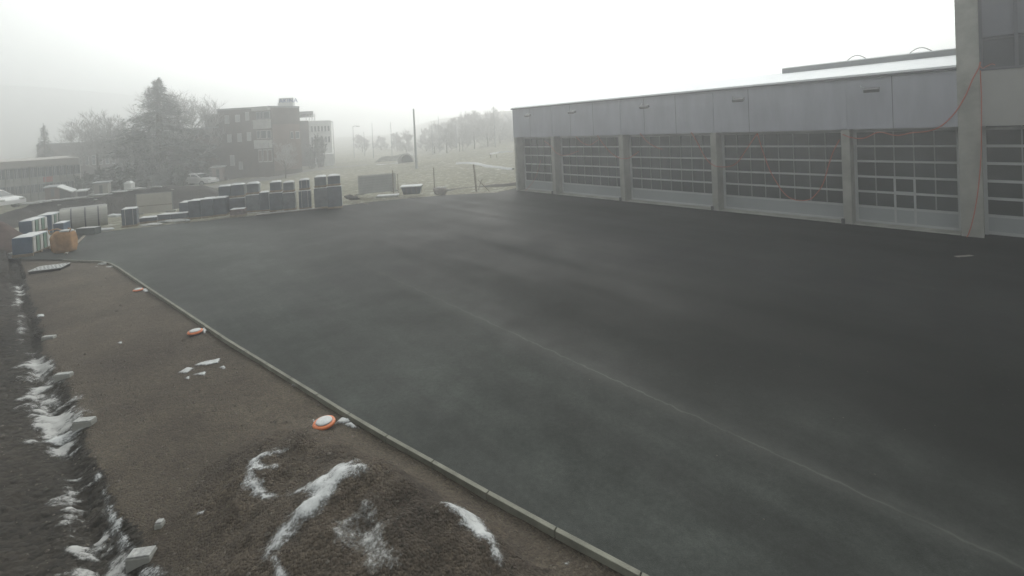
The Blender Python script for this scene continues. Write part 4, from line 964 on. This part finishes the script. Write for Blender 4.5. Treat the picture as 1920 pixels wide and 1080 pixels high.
shed(178, 202, 366, 344, 43, 2.4, 'pale container box behind the earth bank', 'storage_container', M_board, cat='container')
shed(113, 132, 368, 362, 40, 2.5, 'small dark shed with white sloping roof behind the earth bank', 'garden_shed', M_dmetal, M_white, slope=.55)
shed(146, 160, 366, 359, 42, 2, 'tiny low shed with snowy roof left of the container', 'low_shed', M_dmetal, M_white)
shed(86, 112, 369, 352, 45, 3, 'brownish hut beside the left hall', 'brown_hut', M_brick2, M_gmetal)
shed(398, 420, 336, 314, 56, 3, 'pinkish shed with white corner at foot of the office block', 'pink_shed', mat('pink_render', (.30, .24, .22), .8, .2, var=.1, vscale=2), M_white)
shed(262, 296, 350, 318, 56, 4, 'beige garage wall under the tall conifer', 'beige_garage', M_board)
shed(302, 322, 348, 316, 57, 4, 'narrow brownish outbuilding right of the beige garage', 'narrow_outbuilding', M_brick2)
p = atd(243, 353, 44); sb = tag(empty('bin_box', p), 'small white box with peaked top behind the earth bank', 'box'); MB().box((0, 0, .1), (.7, .5, .8)).build('box_body', M_white, sb, bevel=.03); MB().box((0, 0, .62), (.72, .52, .22), tp=.3).build('box_lid', M_white, sb)
# cars
def car(loc, yaw, label, s=1.0):
    o = tag(empty('parked_car', loc, yaw), label, 'car', 'white cars parked behind the yard'); W_ = .86
    prof = [(-2.1, .32), (-2.15, .62), (-2.05, .88), (-1.2, .95), (1.0, .93), (1.85, .82), (2.12, .66), (2.15, .34)]
    def ext(pr, w0, w1=None):
        n = len(pr); w1 = w1 or w0; m = MB(); zmax = max(q[1] for q in pr); zmin = min(q[1] for q in pr)
        wd = lambda z: w0 + (w1 - w0) * (z - zmin) / (zmax - zmin + 1e-6)
        m.add([(x, -wd(z), z) for x, z in pr] + [(x, wd(z), z) for x, z in pr], [tuple(range(n)), tuple(range(2 * n - 1, n - 1, -1))] + [(i, i + n, (i + 1) % n + n, (i + 1) % n) for i in range(n)]); return m
    body = ext(prof, W_).build('body', M_car, o, bevel=.06)
    ext([(-1.75, .93), (-1.25, 1.38), (-.9, 1.45), (.1, 1.45), (.45, 1.36), (1.15, .92)], W_ - .04, W_ - .2).build('cabin', M_car, o, bevel=.05)
    for sgn in (-1, 1):
        y = sgn * (W_ - .095)
        MB().add([(-1.45, y * 1.035, 1.0), (-1.15, y * .93, 1.32), (-.2, y * .915, 1.36), (-.2, y * 1.035, 1.0)], [(0, 1, 2, 3)]).build('window', M_glass, o)
        MB().add([(-.1, y * 1.035, 1.0), (-.1, y * .915, 1.36), (.38, y * .93, 1.3), (.92, y * 1.035, 1.0)], [(0, 1, 2, 3)]).build('window', M_glass, o)
        for x in (-1.3, 1.3):
            wh = MB(); n = 18; vs = []
            for yy in (y * 1.14, y * .86): vs += [(x + .31 * math.cos(2 * math.pi * k / n), yy, .31 + .31 * math.sin(2 * math.pi * k / n)) for k in range(n)]
            wh.add(vs, [tuple(range(n)), tuple(range(2 * n - 1, n - 1, -1))] + [(k, (k + 1) % n, (k + 1) % n + n, k + n) for k in range(n)]); wo_ = wh.build('wheel', M_rubber, o)
            rm = MB(); vs = []
            for yy in (y * 1.155, y * 1.0): vs += [(x + .19 * math.cos(2 * math.pi * k / n), yy, .31 + .19 * math.sin(2 * math.pi * k / n)) for k in range(n)]
            rm.add(vs, [tuple(range(n)), tuple(range(2 * n - 1, n - 1, -1))] + [(k, (k + 1) % n, (k + 1) % n + n, k + n) for k in range(n)]); rm.build('rim', M_gmetal, wo_)
        MB().box((2.07, sgn * .62, .70), (.16, .3, .14)).build('headlight', M_winf, o, bevel=.03); MB().box((-2.07, sgn * .66, .78), (.12, .22, .18)).build('tail_light', M_red, o, bevel=.02)
    MB().add([(.5, -.60, 1.34), (1.12, -.74, .965), (1.12, .74, .965), (.5, .60, 1.34)], [(0, 1, 2, 3)]).build('windscreen', M_glass, o)
    o.scale = (s,) * 3; return o
p = G(369, 348.5); p = atd(370, 348, 52); car((p.x, p.y, p.z), -.1, 'white estate car parked before the office block', .98)
pc = atd(-22, 392, 38); car((pc.x, pc.y, pc.z - .05), -.10, 'white car cut by the left edge of the view', 1.12)

# site road behind the packs, grass mound with culvert, lamps and masts
rp = [G(395, 352), G(430, 346), G(500, 334), G(560, 324), G(620, 316), G(690, 311)]
def zr(p, dz): return Vector((p.x, p.y, tz(p.x, p.y) + dz))
def ribbon(name, pts, w, m, dz=.06):
    # sampled road strip following the ground
    P = []
    for a, b in zip(pts[:-1], pts[1:]):
        for k in range(8): P.append(a.lerp(b, k / 8))
    P.append(pts[-1]); mb = MB()
    for i, p in enumerate(P):
        a = P[max(0, i - 1)]; b = P[min(len(P) - 1, i + 1)]; t = (b - a); t.z = 0; t.normalize(); n = Vector((-t.y, t.x, 0))
        for q in (p + n * w / 2, p - n * w / 2): mb.v.append((q.x, q.y, tz(q.x, q.y) + dz))
        if i: mb.f.append((2 * i - 2, 2 * i - 1, 2 * i + 1, 2 * i))
    o = mb.build(name, m); kind(o, 'structure'); return o
ribbon('road', rp, 3.2, mat('pale_road', (.17, .165, .15), .9, .2, var=.1, vscale=1))
cm = atd(740, 306, 74); z0 = tz(cm.x, cm.y)
a1 = atd(712, 300, 74); a2 = atd(752, 297, 74)
mnd = mound('grass_mound', [(Vector((a1.x, a1.y + 1.5, 0)), 1.2), (Vector((a2.x, a2.y + 1.5, 0)), 1.7)], 2.6, cm.z - .1, M_hillm, 'dark grassy mound over the round culvert', cat='mound', res=.25)
cu_ = atd(761, 304.5, 67.5); cv = tag(empty('culvert', (cu_.x, cu_.y, cu_.z)), 'dark round culvert opening at right end of grassy mound', 'culvert')
n = 22; vs = []
for y, r_ in ((0, 1.25), (0, 1.05), (2.5, 1.05), (2.5, 1.25)): vs += [(r_ * math.cos(2 * math.pi * k / n), y, .1 + r_ * math.sin(2 * math.pi * k / n)) for k in range(n)]
MB().add(vs, [(i * n + k, i * n + (k + 1) % n, ((i + 1) % 4) * n + (k + 1) % n, ((i + 1) % 4) * n + k) for i in range(4) for k in range(n)]).build('pipe_ring', M_conc, cv)
MB().add([(1.05 * math.cos(2 * math.pi * k / n), 1.6, .1 + 1.05 * math.sin(2 * math.pi * k / n)) for k in range(n)], [tuple(range(n))]).build('pipe_inside', M_rubber, cv)
tagged_stuff(snow_sheet('snow', [(702, 311.5), (740, 307.5), (775, 304.5), (776, 305.5), (742, 308.7), (703, 312.8)], .12, .06, .5, .8, .3, sub='terrain', thr=0))
def terr_snow(pix, d, w=.6):
    pts = []
    for (px, py) in pix:
        v = ray(px, py); t = np.linspace(20, 160, 1500); X = v.x * t; Y = v.y * t; Z = CH + v.z * t; k = np.argmax(Z < terrain(X[None], Y[None])[0]); pts.append(Vector((X[k], Y[k], 0)))
    P = []
    for a, b in zip(pts[:-1], pts[1:]):
        for k in range(10): P.append(a.lerp(b, k / 10))
    mb = MB()
    for i, p in enumerate(P):
        a = P[max(0, i - 1)]; b = P[min(len(P) - 1, i + 1)]; t_ = (b - a).normalized(); n = Vector((-t_.y, t_.x, 0)); ww = w * random.uniform(.5, 1.3)
        for q, hh_ in ((p + n * ww, -.03), (p + n * ww * .3, .2), (p - n * ww * .3, .2), (p - n * ww, -.03)): mb.v.append((q.x, q.y, tz(q.x, q.y) + hh_))
        if i:
            for k in range(3): mb.f.append((4 * i - 4 + k, 4 * i - 3 + k, 4 * i + 1 + k, 4 * i + k))
    return tagged_stuff(mb.build('snow', M_snow, smooth=True))
terr_snow([(856, 308), (880, 307), (905, 311), (935, 315), (965, 319)], 50, .28)
terr_snow([(918, 290), (935, 287), (965, 285)], 50, .16)

def mast(px, pyb, pyt, d, r, label, name='mast', head=None, group=None, cat='mast'):
    p = atd(px, pyb, d); zb = tz(p.x, p.y); top = atd(px - (pyb - pyt) * .045, pyt, d).z
    o = tag(empty(name, (p.x, p.y, zb)), label, cat, group); MB().tube([(0, 0, -.3), (0, 0, top - zb)], [r, r * .55], 8).build('pole', M_gmetal, o)
    if head: MB().tube([(0, 0, top - zb - .05), (head * .6, 0, top - zb + .1), (head, 0, top - zb)], .06, 6).build('arm', M_gmetal, o); MB().box((head * 1.2, 0, top - zb - .02), (.7, .25, .12)).build('lamp_head', M_dmetal, o, bevel=.03)
    return o
mast(781, 318, 204, 56, .17, 'tall thick pointed mast in the meadow', 'flag_mast')
LG = 'street lamps along the foggy road'
mast(664, 285, 237, 95, .08, 'street lamp right of the pale white building', 'street_lamp', .9, LG, 'street lamp'); mast(627, 290, 228, 80, .07, 'street lamp at right corner of the white building', 'street_lamp', -.8, LG, 'street lamp')
SG = 'slender poles standing in the fog'
for px, b_, t_, d, lb_ in ((684, 286, 247, 100, 'faint slender pole just right of the street lamp'), (700, 286, 231, 92, 'slender pole midway between street lamp and tall mast'), (735, 284, 229, 88, 'darker slender pole left of the tall mast'), (812, 290, 232, 85, 'first slender pole right of the tall mast'), (825, 288, 218, 90, 'second slender pole right of the tall mast'), (868, 285, 208, 85, 'slender pole among the shrubs on the slope'), (857, 285, 222, 90, 'slender pole just left of the shrub pole'), (929, 280, 200, 80, 'slender pole nearest the garage corner')):
    mast(px, b_, t_, d, .07, lb_, 'slender_pole', None, SG, 'pole')

# ------------------------------------------------------------------ trees
def bare_tree(loc, h, spread, seed, label, m=None, density=3, trunk=.22, name='bare_tree', levels=5, low=.22, tw=.022, group='leafless trees in the fog'):
    rg = random.Random(seed); o = tag(empty(name, loc), label, 'tree', group)
    tk = MB(); cw = MB()
    def branch(p, d, L, r, lv):
        nseg = 3; pts = [p]; q = p.copy(); dd = d.copy()
        for i in range(nseg):
            dd = (dd + Vector((rg.uniform(-.22, .22), rg.uniform(-.22, .22), rg.uniform(-.05, .18)))).normalized(); q = q + dd * (L / nseg); pts.append(q.copy())
        cw.tube(pts, [r, r * .85, r * .65, r * .45], 4 if r > .05 else 3, caps=False)
        if lv <= 0: return
        for k in range(density + (1 if lv > 2 else 0)):
            t = rg.uniform(.35, 1.0); i = min(2, int(t * 3)); b = pts[i].lerp(pts[i + 1], t * 3 - i)
            ax = Vector((rg.uniform(-1, 1), rg.uniform(-1, 1), rg.uniform(-.2, .8))).normalized(); nd = (dd * .75 + ax * .75).normalized()
            branch(b, nd, L * rg.uniform(.55, .75), max(tw * .8, r * .5), lv - 1)
    top = Vector((0, 0, h * .5)); tk.tube([(0, 0, -.4), (.05, 0, h * .2), (0, .05, h * .42), top], [trunk, trunk * .85, trunk * .7, trunk * .5], 8)
    tk.build('trunk', M_bark, o)
    n0 = 8
    for k in range(n0):
        z = h * (low + (.5 - low) * k / (n0 - 1)); an = k * 2.4 + rg.random(); el = .55 + .6 * k / n0
        d = Vector((math.cos(an) * math.cos(el) * spread, math.sin(an) * math.cos(el) * spread, math.sin(el))).normalized()
        branch(Vector((0, 0, z)), d, h * .30 * rg.uniform(.85, 1.15), trunk * .35, levels - 1)
    cb = cw.build('crown', m or M_twig, o)
    # fit the crown to the measured height
    zm = max(v[2] for v in cw.v); s = h / zm; o.scale = (s * 1.0, s * 1.0, s); return o
def conifer(loc, h, w, seed, label, n=5200, m=None, name='conifer_tree', ragged=.25, leaf=.34, power=.9):
    rg = np.random.default_rng(seed); o = tag(empty(name, loc), label, 'tree', 'conifer trees in the fog')
    MB().tube([(0, 0, -.4), (0, 0, h * .5), (0, 0, h * .98)], [w * .05 + .05, w * .03 + .03, .02], 7).build('trunk', M_bark, o)
    br = MB(); lv = MB(); nb = int(h * 14)
    per = n // nb
    for i in range(nb):
        z = h * (.06 + .94 * (i / nb)) ; rmax = w / 2 * (1 - (z / h)) ** power * rg.uniform(1 - ragged * 1.6, 1 + ragged * .6) + .05; an = rg.uniform(0, 2 * math.pi)
        dx, dy = math.cos(an), math.sin(an); br.tube([(0, 0, z), (dx * rmax * .5, dy * rmax * .5, z - rmax * .02), (dx * rmax, dy * rmax, z - rmax * .16)], [.04, .03, .012], 3, caps=False)
        k = max(5, int(per * (.35 + 1.4 * rmax / (w / 2))))
        for q in range(k):
            t = rg.uniform(.12, 1.02) ** .75; sp = .30 * rmax * t + .05; px = dx * rmax * t + rg.normal(0, sp * .55); py = dy * rmax * t + rg.normal(0, sp * .55); pz = z - rmax * .16 * t * t + rg.normal(0, .16) - abs(rg.normal(0, .16))
            a2 = an + rg.normal(0, .7); L = leaf * rg.uniform(.6, 1.3) * (.45 + .55 * min(1, 2.5 * rmax / w)); ww = L * .22; ux, uy = math.cos(a2), math.sin(a2); dz = rg.uniform(-.35, .15)
            lv.add([(px - uy * ww, py + ux * ww, pz), (px + uy * ww, py - ux * ww, pz + rg.normal(0, .04)), (px + ux * L, py + uy * L, pz + dz * L)], [(0, 1, 2)])
    br.build('branches', M_bark, o); lv.build('needles', m or M_needle, o); return o
def gp(px, py, d): p = atd(px, py, d); return Vector((p.x, p.y, min(p.z, tz(p.x, p.y) + .1)))
def hgt(px, pyt, d, loc): return atd(px, pyt, d).z - loc.z
l = gp(306, 345, 54); conifer(l, hgt(300, 147, 54, l), 13.5, 11, 'tallest broad conifer in the fog left of the office block', n=36000, leaf=.44, m=M_needle2, ragged=.26, power=.78)
l = gp(88, 340, 68); conifer(l, hgt(86, 233, 68, l), 3.6, 12, 'small dark pointed conifer behind the left hall', n=6000, leaf=.3, power=.8)
l = gp(186, 345, 60); bare_tree(l, hgt(184, 198, 60, l), 1.7, 23, 'wide leafless tree left of the tall conifer', low=.2, levels=5, density=4)
l = gp(236, 350, 57); bare_tree(l, hgt(236, 205, 57, l), 1.1, 5, 'leafless tree pressed against left side of the tall conifer', density=4)
l = gp(345, 345, 57); bare_tree(l, hgt(345, 158, 57, l), 1.0, 8, 'leafless tree rising at right side of the tall conifer', density=4)
l = gp(275, 352, 52); bare_tree(l, hgt(275, 250, 52, l), 1.2, 15, 'small leafless tree in front of the tall conifer', density=3, trunk=.14)
l = gp(535, 322, 55); bare_tree(l, hgt(533, 262, 55, l), 1.2, 16, 'small leafless tree before the brown office wall', density=3, trunk=.1)
l = gp(800, 290, 112); bare_tree(l, hgt(800, 238, 112, l), 1.3, 60, 'first faint tree from the left in the row furthest up the foggy slope', density=4, trunk=.2, low=.08, name='bare_tree', tw=.035, group='ghostly trees far in the fog')
l = gp(826, 290, 118); bare_tree(l, hgt(826, 228, 118, l), 1.3, 61, 'second faint tree from the left in the row furthest up the foggy slope', density=4, trunk=.2, low=.08, name='bare_tree', tw=.035, group='ghostly trees far in the fog')
l = gp(850, 290, 122); bare_tree(l, hgt(850, 220, 122, l), 1.3, 62, 'third faint tree from the left in the row furthest up the foggy slope', density=4, trunk=.2, low=.08, name='bare_tree', tw=.035, group='ghostly trees far in the fog')
l = gp(876, 290, 120); bare_tree(l, hgt(876, 212, 120, l), 1.3, 63, 'fourth faint tree from the left in the row furthest up the foggy slope', density=4, trunk=.2, low=.08, name='bare_tree', tw=.035, group='ghostly trees far in the fog')
l = gp(902, 290, 124); bare_tree(l, hgt(902, 204, 124, l), 1.3, 64, 'fifth faint tree from the left in the row furthest up the foggy slope', density=4, trunk=.2, low=.08, name='bare_tree', tw=.035, group='ghostly trees far in the fog')
l = gp(926, 290, 126); bare_tree(l, hgt(926, 202, 126, l), 1.3, 65, 'sixth faint tree from the left in the row furthest up the foggy slope', density=4, trunk=.2, low=.08, name='bare_tree', tw=.035, group='ghostly trees far in the fog')
l = gp(950, 290, 122); bare_tree(l, hgt(950, 204, 122, l), 1.3, 66, 'seventh faint tree from the left in the row furthest up the foggy slope', density=4, trunk=.2, low=.08, name='bare_tree', tw=.035, group='ghostly trees far in the fog')
l = gp(680, 290, 125); bare_tree(l, hgt(680, 250, 125, l), 1.3, 67, 'left one of three ghostly trees between street lamp and mast', density=4, trunk=.2, low=.08, name='bare_tree', tw=.035, group='ghostly trees far in the fog')
l = gp(715, 290, 130); bare_tree(l, hgt(715, 252, 130, l), 1.3, 68, 'middle one of three ghostly trees between street lamp and mast', density=4, trunk=.2, low=.08, name='bare_tree', tw=.035, group='ghostly trees far in the fog')
l = gp(745, 290, 120); bare_tree(l, hgt(745, 246, 120, l), 1.3, 69, 'right one of three ghostly trees between street lamp and mast', density=4, trunk=.2, low=.08, name='bare_tree', tw=.035, group='ghostly trees far in the fog')
def shrub(px, pyb, pyt, wpx, d, seed, label, m=None, n=700, name='bare_shrub', leafy=False, group='frosty shrubs in the fog'):
    p = atd(px, pyb, d); l = Vector((p.x, p.y, tz(p.x, p.y))) ; h = atd(px, pyt, d).z - l.z; w = wpx / CF * d; rg = random.Random(seed)
    o = tag(empty(name, l), label, 'shrub', group); st = MB(); tw = MB()
    for i in range(14):
        an = rg.uniform(0, 6.28); r0 = rg.uniform(0, w * .18); r1 = r0 + rg.uniform(.1, .5) * w * .7; hh_ = h * rg.uniform(.6, 1) * (1 - .35 * r1 / w)
        a = Vector((math.cos(an) * r0, math.sin(an) * r0 * .6, -.2)); b = Vector((math.cos(an) * r1, math.sin(an) * r1 * .7, hh_)); mid = a.lerp(b, .5) + Vector((0, 0, h * .08)); st.tube([a, mid, b], [.07, .05, .02], 4, caps=False)
        for k in range(n // 14):
            t = rg.uniform(.15, 1); c = (a.lerp(mid, t * 2) if t < .5 else mid.lerp(b, t * 2 - 1)); d_ = Vector((rg.uniform(-1, 1), rg.uniform(-1, 1), rg.uniform(-.1, 1.2))).normalized(); L = rg.uniform(.3, .9) * (w * .16)
            e = c + d_ * L; tw.tube([c, e], [.02, .012], 3, caps=False)
            if leafy:
                for q in range(2):
                    f_ = c.lerp(e, rg.random()); s_ = rg.uniform(.08, .2); u_ = Vector((rg.uniform(-1, 1), rg.uniform(-1, 1), rg.uniform(-1, 1))) * s_; v_ = Vector((rg.uniform(-1, 1), rg.uniform(-1, 1), rg.uniform(-1, 1))) * s_; tw.add([f_, f_ + u_, f_ + v_], [(0, 1, 2)])
    st.build('stems', M_bark, o); tw.build('twigs', m or M_twig, o); return o
shrub(600, 303, 243, 34, 70, 1, 'tall dark shrub covering the white building front', m=M_needle, leafy=True, n=1400)
shrub(585, 305, 262, 24, 68, 2, 'smaller dark shrub left of the tall shrub at the white building', m=M_needle, leafy=True, n=900)
l = gp(838, 290, 84); bare_tree(l, hgt(838, 224, 84, l), 1.5, 31, 'left bare young tree of the thicket on the slope', density=4, trunk=.14, low=.06, name='bare_tree', group='frosty young trees on the slope')
l = gp(862, 290, 85); bare_tree(l, hgt(862, 212, 85, l), 1.5, 32, 'middle bare young tree of the thicket on the slope', density=4, trunk=.14, low=.06, name='bare_tree', group='frosty young trees on the slope')

l = gp(890, 286, 88); bare_tree(l, hgt(890, 204, 88, l), 1.5, 33, 'taller bare tree right of the slope thicket', density=4, trunk=.14, low=.06, name='bare_tree', group='frosty young trees on the slope')
l = gp(915, 284, 88); bare_tree(l, hgt(915, 198, 88, l), 1.5, 34, 'tallest frosty bare tree left of the garage corner', density=4, trunk=.14, low=.06, name='bare_tree', group='frosty young trees on the slope')
l = gp(938, 282, 92); bare_tree(l, hgt(938, 204, 92, l), 1.5, 36, 'frosty bare tree just left of the garage corner', density=4, trunk=.14, low=.06, name='bare_tree', group='frosty young trees on the slope')

l = gp(815, 292, 92); bare_tree(l, hgt(815, 248, 92, l), 1.5, 35, 'pale small bare tree right of the tall mast', density=4, trunk=.14, low=.06, name='bare_tree', group='frosty young trees on the slope')

l = gp(762, 296, 98); bare_tree(l, hgt(762, 240, 98, l), 1.5, 37, 'faint frosty bare tree behind the culvert mound', density=4, trunk=.14, low=.06, name='bare_tree', group='frosty young trees on the slope')

l = gp(958, 282, 98); bare_tree(l, hgt(958, 218, 98, l), 1.5, 38, 'faint bare tree half hidden by the garage corner', density=4, trunk=.14, low=.06, name='bare_tree', group='frosty young trees on the slope')

shrub(200, 352, 310, 60, 52, 7, 'dark low shrub between beige container and bare trees', m=M_needle, leafy=True, n=1600)
shrub(235, 354, 300, 50, 50, 8, 'dark shrub right behind the small white box', m=M_needle, leafy=True, n=1600)
shrub(340, 350, 308, 46, 50, 9, 'dark shrub at foot of the tree right of the conifer', m=M_needle, leafy=True, n=1500)
shrub(380, 346, 300, 36, 56, 10, 'dark shrub before the annex of the office block', m=M_needle, leafy=True, n=1000)
shrub(160, 354, 318, 50, 54, 11, 'dark shrub left of the beige container', m=M_needle, leafy=True, n=1200)

# haze box sits round everything
hz = MB().box((0, 300, 18), (1300, 840, 60)).build('haze', bpy.data.materials.new('haze'))
hz.location = (0, 0, 0); kind(hz, 'stuff')
hm = hz.data.materials[0]; hm.use_nodes = True; hn = hm.node_tree; hn.nodes.clear()
pv = N(hn, 'ShaderNodeVolumePrincipled'); pv.inputs['Color'].default_value = (.95, .96, .97, 1); pv.inputs['Density'].default_value = HAZE; pv.inputs['Anisotropy'].default_value = .6
ho = N(hn, 'ShaderNodeOutputMaterial'); LK(hn, pv.outputs[0], ho.inputs['Volume'])
